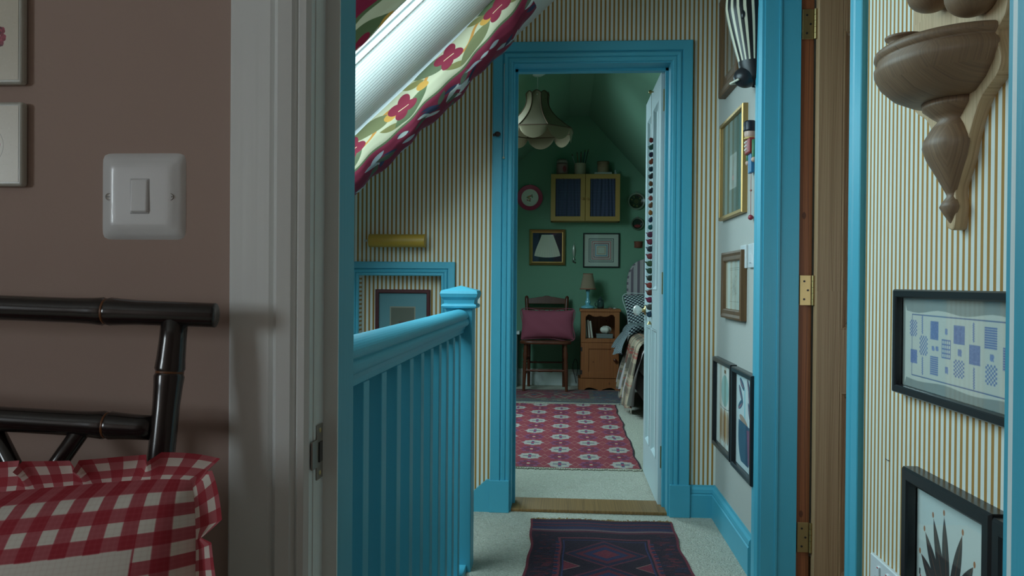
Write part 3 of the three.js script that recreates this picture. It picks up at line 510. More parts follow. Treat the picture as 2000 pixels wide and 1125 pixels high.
rightPicture('wood_framed_picture', 'thick dark wooden frame beside the zebra mask', [-3.36, 2.20], [-3.02, 1.795], { fw: 0.075, ft: 0.03, frameMat: BROWNWOOD, profile: [[0, 0.006], [0.006, 0.016], [0.03, 0.018], [0.045, 0.026], [0.07, 0.030], [0.075, 0.026], [0.075, 0], [0, 0]], art: (x, W, H) => { fill(x, '#6c5a46', 0, 0, W, H); speckle(x, W, H, 500, ['#83705a', '#4e4032'], 4, 20, 0.4); } });
{
  rightPicture('inlaid_framed_print', 'small print in a brown inlaid wooden frame under the light switches', [-3.30, 1.148], [-2.93, 0.885], { fw: 0.038, ft: 0.024, frameMat: BROWNWOOD, profile: [[0, 0.008], [0.002, 0.019], [0.006, 0.021], [0.02, 0.020], [0.03, 0.024], [0.038, 0.022], [0.038, 0], [0, 0]], art: (x, W, H) => { fill(x, '#c5c6b8', 0, 0, W, H); x.strokeStyle = '#77796e'; x.lineWidth = 2.5; for (const yy of [0.14, 0.18, 0.84]) { x.beginPath(); x.moveTo(W * 0.22, H * yy); x.lineTo(W * 0.8, H * yy); x.stroke(); } x.globalAlpha = 0.5; for (let i = 0; i < 40; i++) { x.beginPath(); x.moveTo(W * rr(0.3, 0.7), H * rr(0.25, 0.8)); x.lineTo(W * rr(0.3, 0.7), H * rr(0.25, 0.8)); x.stroke(); } x.globalAlpha = 1; } });
}
const BLACKFRAME = mat([0.014, 0.014, 0.016], 0.28);
rightPicture('vase_print', 'black framed print of a pale blue bottle above a striped orange vase', [-3.455, 0.710], [-3.085, 0.333], { fw: 0.020, ft: 0.026, frameMat: BLACKFRAME, art: (x, W, H) => {
  fill(x, '#dfe0d8', 0, 0, W, H); x.fillStyle = '#86bdb8'; x.beginPath(); x.ellipse(W * 0.52, H * 0.31, W * 0.22, H * 0.19, 0, 0, 7); x.fill(); fill(x, '#5a4436', W * 0.47, H * 0.06, W * 0.1, H * 0.04); fill(x, '#86bdb8', W * 0.42, H * 0.3, W * 0.2, H * 0.18);
  x.strokeStyle = '#2d3240'; x.lineWidth = 5; x.beginPath(); x.ellipse(W * 0.5, H * 0.50, W * 0.28, H * 0.03, 0, 0, PI); x.stroke();
  for (let i = 0; i < 5; i++) { x.fillStyle = ['#a5703e', '#b98a55', '#8a5a34', '#c09a66', '#94643a'][i]; x.beginPath(); x.ellipse(W * (0.30 + 0.10 * i), H * 0.74, W * 0.06, H * 0.20, 0, 0, 7); x.fill(); }
} });
rightPicture('vase_print', 'black framed print of pink and navy leaves in a dark jug', [-3.068, 0.707], [-2.742, 0.328], { fw: 0.020, ft: 0.026, frameMat: BLACKFRAME, art: (x, W, H) => {
  fill(x, '#dfe3df', 0, 0, W, H);
  for (const [X, Y, r] of [[0.34, 0.10, 0.4], [0.72, 0.12, 0.9], [0.27, 0.21, 0.7], [0.76, 0.24, 1.1], [0.26, 0.33, -0.4], [0.76, 0.37, 1.0]]) { x.save(); x.translate(W * X, H * Y); x.rotate(r); x.fillStyle = '#35384f'; x.beginPath(); x.ellipse(0, 0, W * 0.15, H * 0.04, 0, 0, 7); x.fill(); x.fillStyle = '#a85a66'; x.beginPath(); x.ellipse(-W * 0.03, 0, W * 0.12, H * 0.024, 0, 0, PI); x.fill(); x.restore(); }
  fill(x, '#a9cfd0', W * 0.46, H * 0.14, W * 0.07, H * 0.34); x.fillStyle = '#b98a66'; x.beginPath(); x.ellipse(W * 0.45, H * 0.50, W * 0.25, H * 0.05, 0.2, 0, 7); x.fill();
  x.fillStyle = '#33405a'; x.beginPath(); x.moveTo(W * 0.16, H * 0.50); x.quadraticCurveTo(W * 0.08, H * 0.80, W * 0.30, H * 0.94); x.lineTo(W * 0.72, H * 0.94); x.quadraticCurveTo(W * 0.92, H * 0.76, W * 0.80, H * 0.52); x.fill(); x.fillStyle = '#8d3a5c'; x.beginPath(); x.moveTo(W * 0.62, H * 0.56); x.lineTo(W * 0.84, H * 0.54); x.quadraticCurveTo(W * 0.92, H * 0.78, W * 0.70, H * 0.93); x.fill();
} });
{ // embroidered sampler
  const a = at(1745, 565, 'x', XR - 0.02), b = at(1745, 765, 'x', XR - 0.02);
  const h = a.y - b.y;
  rightPicture('embroidery_frame', 'wide black framed linen sampler with rows of blue stitched squares', [a.z, a.y], [-1.02, b.y], { fw: 0.0165, ft: 0.022, frameMat: BLACKFRAME, category: 'embroidery', art: (x, W, H) => {
    fill(x, '#8f938c', 0, 0, W, H);
    x.fillStyle = '#c9c9bd'; x.beginPath(); x.moveTo(W * 0.02, H * 0.07); for (let i = 0; i <= 20; i++) x.lineTo(W * (0.03 + 0.047 * i), H * (0.14 + 0.02 * Math.sin(i * 0.9))); for (let i = 20; i >= 0; i--) x.lineTo(W * (0.03 + 0.047 * i), H * (0.90 + 0.015 * Math.sin(i * 0.8))); x.lineTo(W * 0.02, H * 0.97); x.fill();
    for (let i = 0; i < 900; i++) { x.globalAlpha = 0.25 * rnd(); fill(x, rnd() < 0.5 ? '#b6b6aa' : '#dad9cf', W * rr(0.03, 0.97), H * rr(0.15, 0.9), rr(4, 22), 1); } x.globalAlpha = 1;
    x.strokeStyle = '#56648a'; x.lineWidth = 2; x.strokeRect(W * 0.075, H * 0.18, W * 0.86, H * 0.68);
    const zA = a.z + 0.0165, zB = -1.02 - 0.0165, yA = a.y - 0.0165, yB = b.y + 0.0165;
    const pos = (zx, zy) => { const q = at(1660 + zx / 3.309, 540 + zy / 3.309, 'x', XR - 0.008); return [(q.z - zA) / (zB - zA) * W, (yA - q.y) / (yA - yB) * H]; };
    const motif = (zx, zy, w2, h2, kind) => { const [X0, Y0] = pos(zx - w2 / 2, zy - h2 / 2), [X1, Y1] = pos(zx + w2 / 2, zy + h2 / 2), w = X1 - X0, h = Y1 - Y0; x.globalAlpha = 0.85; x.fillStyle = '#5c6da0'; if (kind === 0) { x.fillRect(X0, Y0, w, h); x.fillStyle = '#7f8cb4'; for (let i = 0; i < 40; i++) x.fillRect(X0 + rnd() * w, Y0 + rnd() * h, 3, 2); } else if (kind === 1) for (let j = 0; j < 9; j++) { x.fillRect(X0, Y0 + j * h / 9, w, h / 15); x.fillRect(X0 + j * w / 9, Y0, w / 30, h); } else if (kind === 2) { for (let j = 0; j < 9; j++) for (let i = 0; i < 7; i++) if ((i + j) % 2) x.fillRect(X0 + i * w / 7, Y0 + j * h / 9, w / 7, h / 9); } else for (let j = 0; j < 5; j++) { x.fillRect(X0, Y0 + j * h / 4.2, w, 2.5); x.fillRect(X0 + j * w / 4.2, Y0, 2.5, h); } x.globalAlpha = 1; };
    const thread = (zx, y0, y1) => { x.strokeStyle = '#7482ab'; x.lineWidth = 3; x.beginPath(); for (let k = 0; k <= 16; k++) { const [X, Y] = pos(zx, y0 + (y1 - y0) * k / 16); x.lineTo(X + (k % 2 ? 1.5 : -1.5), Y); } x.stroke(); };
    for (const m of [[410, 333, 45, 110, 2], [412, 515, 40, 95, 0], [475, 447, 50, 135, 2], [545, 350, 50, 125, 0], [543, 580, 50, 135, 1], [620, 470, 55, 130, 3], [705, 380, 70, 130, 0], [703, 600, 68, 130, 2], [805, 510, 70, 140, 0], [910, 403, 80, 155, 1], [912, 640, 75, 150, 2], [1035, 545, 92, 170, 1], [535, 462, 14, 26, 0], [560, 465, 14, 28, 0], [620, 355, 12, 36, 0], [622, 605, 16, 44, 0], [707, 492, 22, 44, 0], [915, 525, 22, 44, 0]]) motif(...m);
    for (const [zx, y0, y1] of [[467, 255, 370], [467, 520, 635], [798, 300, 425], [800, 590, 730], [1035, 310, 450], [1035, 640, 785]]) thread(zx, y0, y1);
    for (const [X, Y, k] of [[0.80, 0.36, 0], [0.80, 0.70, 2], [0.86, 0.52, 1], [0.92, 0.36, 2], [0.92, 0.70, 0]]) { x.globalAlpha = 0.85; x.fillStyle = '#5c6da0'; if (k) for (let j = 0; j < 8; j++) x.fillRect(W * (X - 0.02), H * (Y - 0.09 + j * 0.023), W * 0.04, H * 0.012); else x.fillRect(W * (X - 0.02), H * (Y - 0.09), W * 0.04, H * 0.18); x.globalAlpha = 1; }
  } });
}
{ // leaf print and its neighbour
  const a = at(1766, 910, 'x', XR - 0.024), b = at(1940, 1014, 'x', XR - 0.024), h = 0.42;
  const leafArt = (x, W, H) => {
    fill(x, '#cfd6d0', 0, 0, W, H);
    const base = [W * 0.46, H * 0.55];
    const blade = (tx, ty, wd) => { const dx = tx - base[0], dy = ty - base[1], l = Math.hypot(dx, dy), nx = -dy / l * wd, ny = dx / l * wd; x.fillStyle = '#33302e'; x.beginPath(); x.moveTo(...base); x.quadraticCurveTo(base[0] + dx * 0.55 + nx, base[1] + dy * 0.55 + ny, tx, ty); x.quadraticCurveTo(base[0] + dx * 0.55 - nx, base[1] + dy * 0.55 - ny, ...base); x.fill(); x.strokeStyle = '#7a4a36'; x.lineWidth = 2; x.beginPath(); x.moveTo(...base); x.lineTo(tx, ty); x.stroke(); x.fillStyle = '#a8683c'; x.beginPath(); x.ellipse(tx + dx / l * 10, ty + dy / l * 10, 5, 8, 0, 0, 7); x.fill(); };
    for (const [tx, ty, w] of [[0.07, 0.335, 46], [0.13, 0.215, 44], [0.25, 0.125, 40], [0.40, 0.085, 38], [0.64, 0.12, 42], [0.78, 0.225, 50], [0.90, 0.37, 66]]) blade(W * tx, H * ty, w);
    x.fillStyle = '#2c3038'; x.fillRect(W * 0.42, H * 0.48, W * 0.08, H * 0.2); x.fillStyle = '#4f8a94'; x.beginPath(); x.ellipse(W * 0.46, H * 0.74, W * 0.24, H * 0.17, 0, 0, 7); x.fill(); fill(x, '#8d2f36', W * 0.05, H * 0.44, 8, H * 0.12); fill(x, '#33302e', W * 0.04, H * 0.41, 8, H * 0.03);
  };
  rightPicture('leaf_print', 'black framed print of a dark fan shaped leaf tipped with orange dots', [a.z, a.y], [b.z, a.y - h], { fw: 0.026, ft: 0.030, frameMat: BLACKFRAME, art: leafArt });
  rightPicture('plain_print', 'black framed print with a pale empty sheet next to the fan leaf print', [b.z + 0.004, a.y - 0.004], [b.z + 0.33, a.y - 0.004 - h], { fw: 0.026, ft: 0.030, frameMat: BLACKFRAME, art: (x, W, H) => { fill(x, '#cfd6d0', 0, 0, W, H); x.fillStyle = '#c7a05a'; x.beginPath(); x.ellipse(W * 0.5, H * 0.6, W * 0.25, H * 0.2, 0, 0, 7); x.fill(); } });
}

// ---------------------------------------------------------------- other things on the landing walls
{ // yellow picture light
  const a = at(723, 470, 'z', -3.45), b = at(829, 470, 'z', -3.45);
  const t = thing('wall_lamp', 'mustard yellow tubular wall lamp above the low recess', 'lamp', [(a.x + b.x) / 2, a.y, ZF]);
  const L = (b.x - a.x) / 2, YEL = mat([0.50, 0.29, 0.035], 0.45), zc = 0.05, r = 0.029;
  const sh = []; for (let i = 0; i <= 24; i++) { const an = -0.45 * PI + (i / 24) * 1.6 * PI; sh.push([r * Math.cos(an) * 1.0, r * Math.sin(an)]); }
  const halfShade = grid(1, 24, (u, v) => { const an = 0.75 * PI + PI * 0.35 - v * 1.72 * PI; return V((u * 2 - 1) * L, r * Math.sin(an), zc + r * Math.cos(an)); });
  part('shade', halfShade, YEL, t);
  for (const s of [-1, 1]) part('end_cap', new THREE.CylinderGeometry(r + 0.0008, r + 0.0008, 0.006, 28).rotateZ(PI / 2).translate(s * L, 0, zc), YEL, t);
  part('bracket', [rod(V(0, 0, 0), V(0, 0, zc - r + 0.003), 0.008), new THREE.CylinderGeometry(0.02, 0.02, 0.008, 20).rotateX(PI / 2).translate(0, 0, 0.004)], YEL, t);
  part('knob', [rod(V(-L, 0, zc), V(-L - 0.02, 0, zc), 0.003), new THREE.SphereGeometry(0.006, 12, 8).translate(-L - 0.02, 0, zc)], CORD, t, 'small pale switch knob');
}
{ // dark knob and pull cord on the casing
  const p = at(972, 263, 'z', ZF + 0.03);
  const t = thing('wooden_hook', 'small dark brown knob screwed to the blue door casing', 'hook', [p.x, p.y, ZF + 0.020]);
  part('hook_stem', rod(V(0, 0, 0), V(0, 0, 0.018), 0.006, 0.004), DARKMETAL, t); part('hook_knob', new THREE.SphereGeometry(0.013, 16, 12).scale(1.1, 0.9, 0.8).translate(0, 0, 0.022), mat([0.03, 0.012, 0.010], 0.35), t); part('hook_plate', rbox(-0.022, 0.004, -0.006, 0.006, 0, 0.005, 0.002), DARKMETAL, t);
  const c0 = at(985, 125, 'z', ZF + 0.028), c1 = at(985, 308, 'z', ZF + 0.028);
  const c = thing('pull_cord', 'thin pale pull cord with a little bead hanging against the blue casing', 'cord', [c0.x, c1.y, ZF + 0.0275]);
  part('string', rod(V(0, 0, 0), V(0, c0.y - c1.y, 0), 0.0011, 0.0011, 6), CORD, c); part('bead', new THREE.SphereGeometry(0.0055, 12, 10), mat([0.45, 0.38, 0.28], 0.4), c); part('nail', rod(V(0, c0.y - c1.y, -0.008), V(0, c0.y - c1.y, 0.003), 0.0018), STEEL, c);
}
// two white switches
for (const [pz, label] of [[1452.5, 'narrow white light switch beside the inlaid frame'], [1468, 'narrow white light switch beside the blue doorway']]) {
  const a = at(pz, 500, 'x', XR - 0.006), t = thing('wall_switch', label, 'switch', [XR, 1.122, a.z], -PI / 2, 'pair of white switches on the off white wall');
  part('plate', rbox(-0.042, 0.042, -0.043, 0.043, 0, 0.010, 0.003), WHITEPLASTIC, t); part('rocker', rbox(-0.014, 0.014, -0.026, 0.006, 0.006, 0.0145, 0.002), WHITEPLASTIC, t);
}
{ // socket plate low on the striped wall
  const a = at(1700, 1078, 'x', XR - 0.008), t = thing('socket_plate', 'white double socket plate low on the striped wall', 'socket', [XR, a.y - 0.043, a.z + 0.073], -PI / 2);
  part('plate', rbox(-0.073, 0.073, -0.043, 0.043, 0, 0.009, 0.003), WHITEPLASTIC, t);
  for (const sx of [-0.022, 0.022]) { const s = part('toggle', rbox(sx - 0.006, sx + 0.006, 0.012, 0.030, 0.006, 0.013, 0.002), WHITEPLASTIC, t); part('marker', rbox(sx - 0.003, sx + 0.003, 0.026, 0.029, 0.0125, 0.0135, 0.0004), mat([0.5, 0.05, 0.05], 0.4), s); }
  for (const sx of [-0.042, 0.042]) for (const [dx, dy] of [[0, 0.0], [-0.011, -0.018], [0.011, -0.018]]) part('pin_hole', box(sx + dx - 0.003, sx + dx + 0.003, dy - 0.003, dy + 0.003, 0.0085, 0.0093), BLACK, t);
}
{ const a = at(1732, 898, 'x', XR - 0.002); const t = solo('staple', 'tiny dark wire staple stuck in the striped wall', 'staple', tube([[0.0, 0, 0], [-0.0015, 0, 0.002], [-0.0015, 0, 0.016], [0, 0, 0.018]], 0.0008, 16, 6), DARKMETAL); t.position.set(XR, a.y, a.z - 0.009); }
// zebra mask
{
  const t = thing('zebra_mask', 'carved wooden zebra mask with black and cream stripes', 'mask', [XR, 1.71, -2.80], -PI / 2);
  const zt = canvasTex(512, 512, (x, w, h) => { // u round the face, v up
    fill(x, '#d9d2b8', 0, 0, w, h); x.fillStyle = '#0d0d10';
    for (const [c, wd] of [[0.06, 0.05], [0.155, 0.026], [0.23, 0.022], [0.30, 0.022], [0.385, 0.03], [0.5, 0.022], [0.615, 0.03], [0.70, 0.022], [0.77, 0.022], [0.845, 0.026], [0.94, 0.05]]) { x.beginPath(); for (let i = 0; i <= 20; i++) { const v = i / 20; x.lineTo(w * (c + wd + (c - 0.5) * 0.10 * Math.sin(v * 3.1)), h * v); } for (let i = 20; i >= 0; i--) { const v = i / 20; x.lineTo(w * (c - wd + (c - 0.5) * 0.10 * Math.sin(v * 3.1)), h * v); } x.fill(); }
    fill(x, '#0d0d10', 0, h * 0.80, w, h * 0.2); fill(x, '#0d0d10', 0, 0, w, h * 0.04);
  });
  const H = 0.42, prof = (v) => { const k = v < 0.18 ? 0.62 + 0.38 * Math.sin(v / 0.18 * PI / 2) * 0.55 : v < 0.62 ? 0.83 + 0.27 * (v - 0.18) / 0.44 : 1.10 - 0.35 * ((v - 0.62) / 0.38) ** 2; return v < 0.05 ? k * (0.5 + 10 * v) : k; };
  part('face', grid(40, 40, (u, v) => { const a = u * PI; const k = prof(v); return V(-0.058 * k * Math.cos(a), v * H, 0.004 + (0.055 + 0.045 * Math.sin(Math.min(1, v * 1.2) * PI * 0.6) * (v < 0.2 ? 1.15 : 1)) * k * Math.sin(a)); }), printed(zt, 0.4), t);
  part('muzzle', new THREE.SphereGeometry(0.05, 24, 16).scale(0.74, 0.74, 0.86).translate(0, 0.032, 0.040), mat([0.018, 0.018, 0.022], 0.35), t);
  part('mouth', tube([[-0.03, 0.018, 0.07], [0, 0.010, 0.093], [0.03, 0.018, 0.07]], 0.004, 16, 6), mat([0.72, 0.68, 0.55], 0.5), t);
  for (const s of [-1, 1]) { part('eye_slit', new THREE.SphereGeometry(0.014, 14, 10).scale(0.7, 1.3, 0.6).translate(s * 0.046, 0.235, 0.062), BLACK, t); part('ear', latheAlong(V(s * 0.035, H - 0.03, 0.04), V(s * 0.06, H + 0.10, 0.03), [[0, 0.01], [0.3, 0.025], [0.7, 0.02], [1, 0.001]]), mat([0.55, 0.52, 0.42], 0.5), t); }
}
// jointed wooden soldier with a pull string
{
  const a = at(1463, 335, 'x', XR - 0.02), t = thing('jumping_jack', 'painted wooden soldier pull toy with red jacket and blue trousers', 'toy', [XR, a.y - 0.006, a.z], -PI / 2);
  const c = (r, g, b) => mat([r, g, b], 0.4);
  part('trousers', [rbox(-0.022, -0.002, 0, 0.075, 0.006, 0.020, 0.004), rbox(0.002, 0.022, 0, 0.075, 0.006, 0.020, 0.004)], c(0.03, 0.16, 0.32), t);
  const jk = part('jacket', rbox(-0.033, 0.033, 0.066, 0.122, 0.006, 0.030, 0.007, 3), c(0.30, 0.025, 0.025), t);
  for (let j = 0; j < 3; j++) for (const s of [-1, 1]) part('button', new THREE.SphereGeometry(0.0042, 10, 8).translate(s * 0.010 - 0.008, 0.084 + j * 0.013, 0.030), c(0.75, 0.72, 0.65), jk);
  for (const s of [-1, 1]) { const arm = part('arm', latheAlong(V(s * 0.037, 0.114, 0.012), V(s * 0.044, 0.048, 0.014), [[0, 0.001], [0.05, 0.008], [0.5, 0.008], [0.95, 0.007], [1, 0.001]]), c(0.03, 0.16, 0.06), t); part('hand', new THREE.SphereGeometry(0.0095, 12, 10).translate(s * 0.044, 0.042, 0.014), c(0.62, 0.38, 0.28), arm); }
  part('head', lathe([[0, 0.118], [0.014, 0.120], [0.019, 0.130], [0.019, 0.146], [0.016, 0.150]], 20).translate(0, 0, 0.018), c(0.62, 0.38, 0.30), t); part('collar', new THREE.CylinderGeometry(0.020, 0.022, 0.006, 18).translate(0, 0.122, 0.018), c(0.65, 0.45, 0.15), t);
  part('hat', lathe([[0.019, 0.146], [0.024, 0.149], [0.022, 0.153], [0.022, 0.178], [0.016, 0.184], [0, 0.185]], 20).translate(0, 0, 0.018), c(0.012, 0.012, 0.02), t);
  part('string', [rod(V(-0.004, 0.0, 0.012), V(-0.004, -0.155, 0.012), 0.0012, 0.0012, 6), new THREE.SphereGeometry(0.004, 8, 6).translate(-0.004, -0.06, 0.012)], c(0.35, 0.12, 0.10), t); part('pull_bead', new THREE.SphereGeometry(0.0095, 14, 10).translate(-0.004, -0.155, 0.012), c(0.30, 0.03, 0.05), t); part('hang_loop', rod(V(0.012, 0.18, 0.004), V(0.014, 0.222, 0.002), 0.0012, 0.0012, 6), CORD, t);
}
// carved bracket shelf
{
  const zc = -1.362, t = thing('wall_bracket', 'large carved wooden wall bracket with a half round shelf and turned drop finial', 'bracket', [XR, 0, zc], -PI / 2);
  // right hand outline, measured on the wall: [half width, height]
  const R = [[1986, -60], [1990, -25], [1991, 0], [1986, 26], [1976, 47], [1969, 66], [1978, 111], [1969, 145], [1937, 192], [1916, 256], [1903, 316], [1886, 367], [1888, 405], [1873, 448]].map(([a, b]) => { const p = at(a, b, 'x', XR - 0.004); return [p.z - zc, p.y]; });
  const tail = R[R.length - 1];
  const s = new THREE.Shape(); s.moveTo(0, tail[1] - 0.002);
  const rp = R.slice().reverse().slice(1); const pts = [[0.012, tail[1] + 0.002], ...rp.map(([a, b]) => [Math.max(0.016, a), b])];
  s.splineThru(pts.map((p) => new THREE.Vector2(...p))); s.lineTo(0.15, 1.75); s.lineTo(-0.15, 1.75); s.lineTo(-pts[pts.length - 1][0], pts[pts.length - 1][1]);
  s.splineThru(pts.slice(0, -1).reverse().map(([a, b]) => new THREE.Vector2(-a, b))); s.lineTo(0, tail[1] - 0.002);
  part('back_board', metric(new THREE.ExtrudeGeometry(s, { depth: 0.018, bevelEnabled: true, bevelSize: 0.003, bevelThickness: 0.003, bevelOffset: -0.003, bevelSegments: 2, curveSegments: 60 })), CARVEDLIGHT, t);
  const half = (p, seg = 40) => metric(new THREE.LatheGeometry(p.map((q) => new THREE.Vector2(...q)), seg, -PI / 2, PI));
  const y0 = at(1950, 36, 'x', XR - 0.02).y;
  const bowl = [[0.0, y0], [0.132, y0], [0.138, y0 - 0.004], [0.139, y0 - 0.011], [0.134, y0 - 0.016], [0.131, y0 - 0.019], [0.139, y0 - 0.030], [0.138, y0 - 0.040], [0.128, y0 - 0.058], [0.106, y0 - 0.078], [0.076, y0 - 0.092], [0.0, y0 - 0.096]];
  part('shelf_bowl', half(bowl).scale(1, 1, 0.86).translate(0, 0, 0.018), CARVED, t);
  const b = y0 - 0.094;
  part('drop_finial', half([[0.0, b + 0.004], [0.058, b + 0.002], [0.056, b - 0.010], [0.040, b - 0.022], [0.028, b - 0.030], [0.040, b - 0.042], [0.054, b - 0.062], [0.056, b - 0.074], [0.048, b - 0.094], [0.030, b - 0.122], [0.013, b - 0.150], [0.010, b - 0.156], [0.019, b - 0.166], [0.024, b - 0.174], [0.016, b - 0.186], [0.005, b - 0.200], [0, b - 0.204]], 28).scale(1, 1, 0.8).translate(0, 0, 0.018), CARVED, t);
  // upper tier, only its lobed underside shows
  part('upper_lobe', new THREE.SphereGeometry(0.042, 24, 16).scale(1.15, 0.8, 0.9).translate(0.108, y0 + 0.048, 0.042), CARVED, t); part('upper_lobe', new THREE.SphereGeometry(0.042, 24, 16).scale(1.2, 0.75, 0.9).translate(-0.012, y0 + 0.094, 0.048), CARVED, t);
  part('upper_shelf', half([[0, y0 + 0.15], [0.11, y0 + 0.15], [0.115, y0 + 0.135], [0.10, y0 + 0.11], [0, y0 + 0.10]]).translate(0, 0, 0.018), CARVED, t);
  const d = thing('wooden_dish', 'small round wooden dish standing on the carved bracket shelf', 'dish', [0.572, y0, -1.388]);
  part('dish_body', lathe([[0, 0], [0.024, 0], [0.026, 0.012], [0.024, 0.016], [0.030, 0.020], [0.031, 0.024], [0.027, 0.025], [0.022, 0.020], [0, 0.018]], 28), CARVED, d);
}
// the runner
function rug(name, label, x0, x1, z0, z1, art, tw, th, fringe, frMat) {
  const t = thing(name, label, 'rug', [(x0 + x1) / 2, 0, (z0 + z1) / 2]); const W = x1 - x0, D = Math.abs(z1 - z0), ox = rnd() * 9;
  const wob = (v) => 0.006 * Math.sin(v * 19 + ox) + 0.003 * Math.sin(v * 47 + ox * 2);
  const top = (u, v) => V((u - 0.5) * W + wob(v) * (u - 0.5) * 2, 0.0075 + 0.0014 * Math.sin(u * 14 + v * 9) + 0.001 * Math.sin(v * 31), (0.5 - v) * D + 0.004 * Math.sin(u * 9 + ox));
  const g = grid(40, 60, top), ring = (f) => grid(60, 1, (u, v) => { const p = f(u); return V(p.x, p.y * (1 - v) + 0.0008 * v, p.z); });
  part('pile', g, printed(canvasTex(tw, th, art), 1, { bumpMap: carpetBump, bumpScale: 0.002 }), t);
  part('edge', [ring((u) => top(0, u)), ring((u) => top(1, u)), ring((u) => top(u, 0)), ring((u) => top(u, 1))], frMat, t);
  const fg = []; const base = new THREE.BoxGeometry(0.004, 0.003, 1);
  for (const e of [0, 1]) for (let i = 0; i < fringe; i++) { const u = (i + 0.5) / fringe, p = top(u, e), L = rr(0.012, 0.028); fg.push(new THREE.BoxGeometry(W / fringe * 0.8, 0.0035, L).rotateY(rr(-0.4, 0.4)).translate(p.x, 0.004, p.z + (e ? -1 : 1) * L * 0.45)); }
  const f = part('fringe', fg, frMat, t); f.userData.kind = 'stuff';
  return t;
}
rug('runner_rug', 'narrow dark maroon and navy tribal runner on the landing carpet', -0.135, 0.452, -1.55, -3.38, (x, w, h) => {
  fill(x, '#3a1220', 0, 0, w, h); fill(x, '#241220', w * 0.02, 0, w * 0.96, h);
  const B = (y, hh, c) => fill(x, c, 0, y, w, hh);
  for (const f of [0, 1]) { x.save(); if (f) { x.translate(0, h); x.scale(1, -1); } ['#3a1424', '#1c1c34', '#54202e', '#1f2038', '#4a1a2a', '#262640', '#2a2240', '#6a5050', '#521c2a'].forEach((c, i) => B(i * h * 0.0105, h * 0.0105, c)); x.restore(); }
  for (let i = 0; i < 520; i++) { const s = rnd() < 0.5; fill(x, ['#4d1620', '#5f1c26', '#22203a', '#3c1222'][i % 4], s ? rr(0.03, 0.15) * w : rr(0.83, 0.95) * w, rr(0.10, 0.9) * h, rr(8, 34), rr(3, 9)); }
  for (const X of [0.0, 0.985]) fill(x, '#6a2430', X * w, 0, w * 0.015, h);
  x.strokeStyle = '#6c2a34'; x.lineWidth = 9; x.strokeRect(w * 0.20, h * 0.135, w * 0.60, h * 0.73); x.strokeStyle = '#2c2c50'; x.lineWidth = 5; x.strokeRect(w * 0.225, h * 0.150, w * 0.55, h * 0.70);
  for (let i = 0; i < 60; i++) { fill(x, i % 2 ? '#6f2432' : '#26284a', w * 0.170, h * (0.16 + i * 0.0115), w * 0.028, h * 0.007); fill(x, i % 2 ? '#6f2432' : '#26284a', w * 0.802, h * (0.16 + i * 0.0115), w * 0.028, h * 0.007); }
  for (let k = 0; k < 5; k++) { const cy = h * (0.20 + 0.145 * k + 0.03), dia = (rx, ry, c) => { x.fillStyle = c; x.beginPath(); x.moveTo(w / 2 - rx, cy); x.lineTo(w / 2, cy - ry); x.lineTo(w / 2 + rx, cy); x.lineTo(w / 2, cy + ry); x.fill(); }; dia(w * 0.27, h * 0.078, '#5a2230'); dia(w * 0.25, h * 0.07, '#1f1c34'); dia(w * 0.20, h * 0.056, '#5a1a28'); dia(w * 0.15, h * 0.042, '#262848'); dia(w * 0.09, h * 0.026, '#6a2230'); for (const s of [-1, 1]) { x.fillStyle = '#6a2230'; x.beginPath(); x.moveTo(w / 2 + s * w * 0.27, cy + h * 0.045); x.lineTo(w / 2 + s * w * 0.17, cy + h * 0.073); x.lineTo(w / 2 + s * w * 0.27, cy + h * 0.10); x.fill(); x.strokeStyle = '#8a6a60'; x.lineWidth = 3; x.stroke(); } }
  speckle(x, w, h, 9000, ['#5a2030', '#15172a', '#3a1a34', '#6a3038'], 1.5, 4, 0.4);
}, 512, 1536, 60, mat([0.22, 0.12, 0.035], 1));

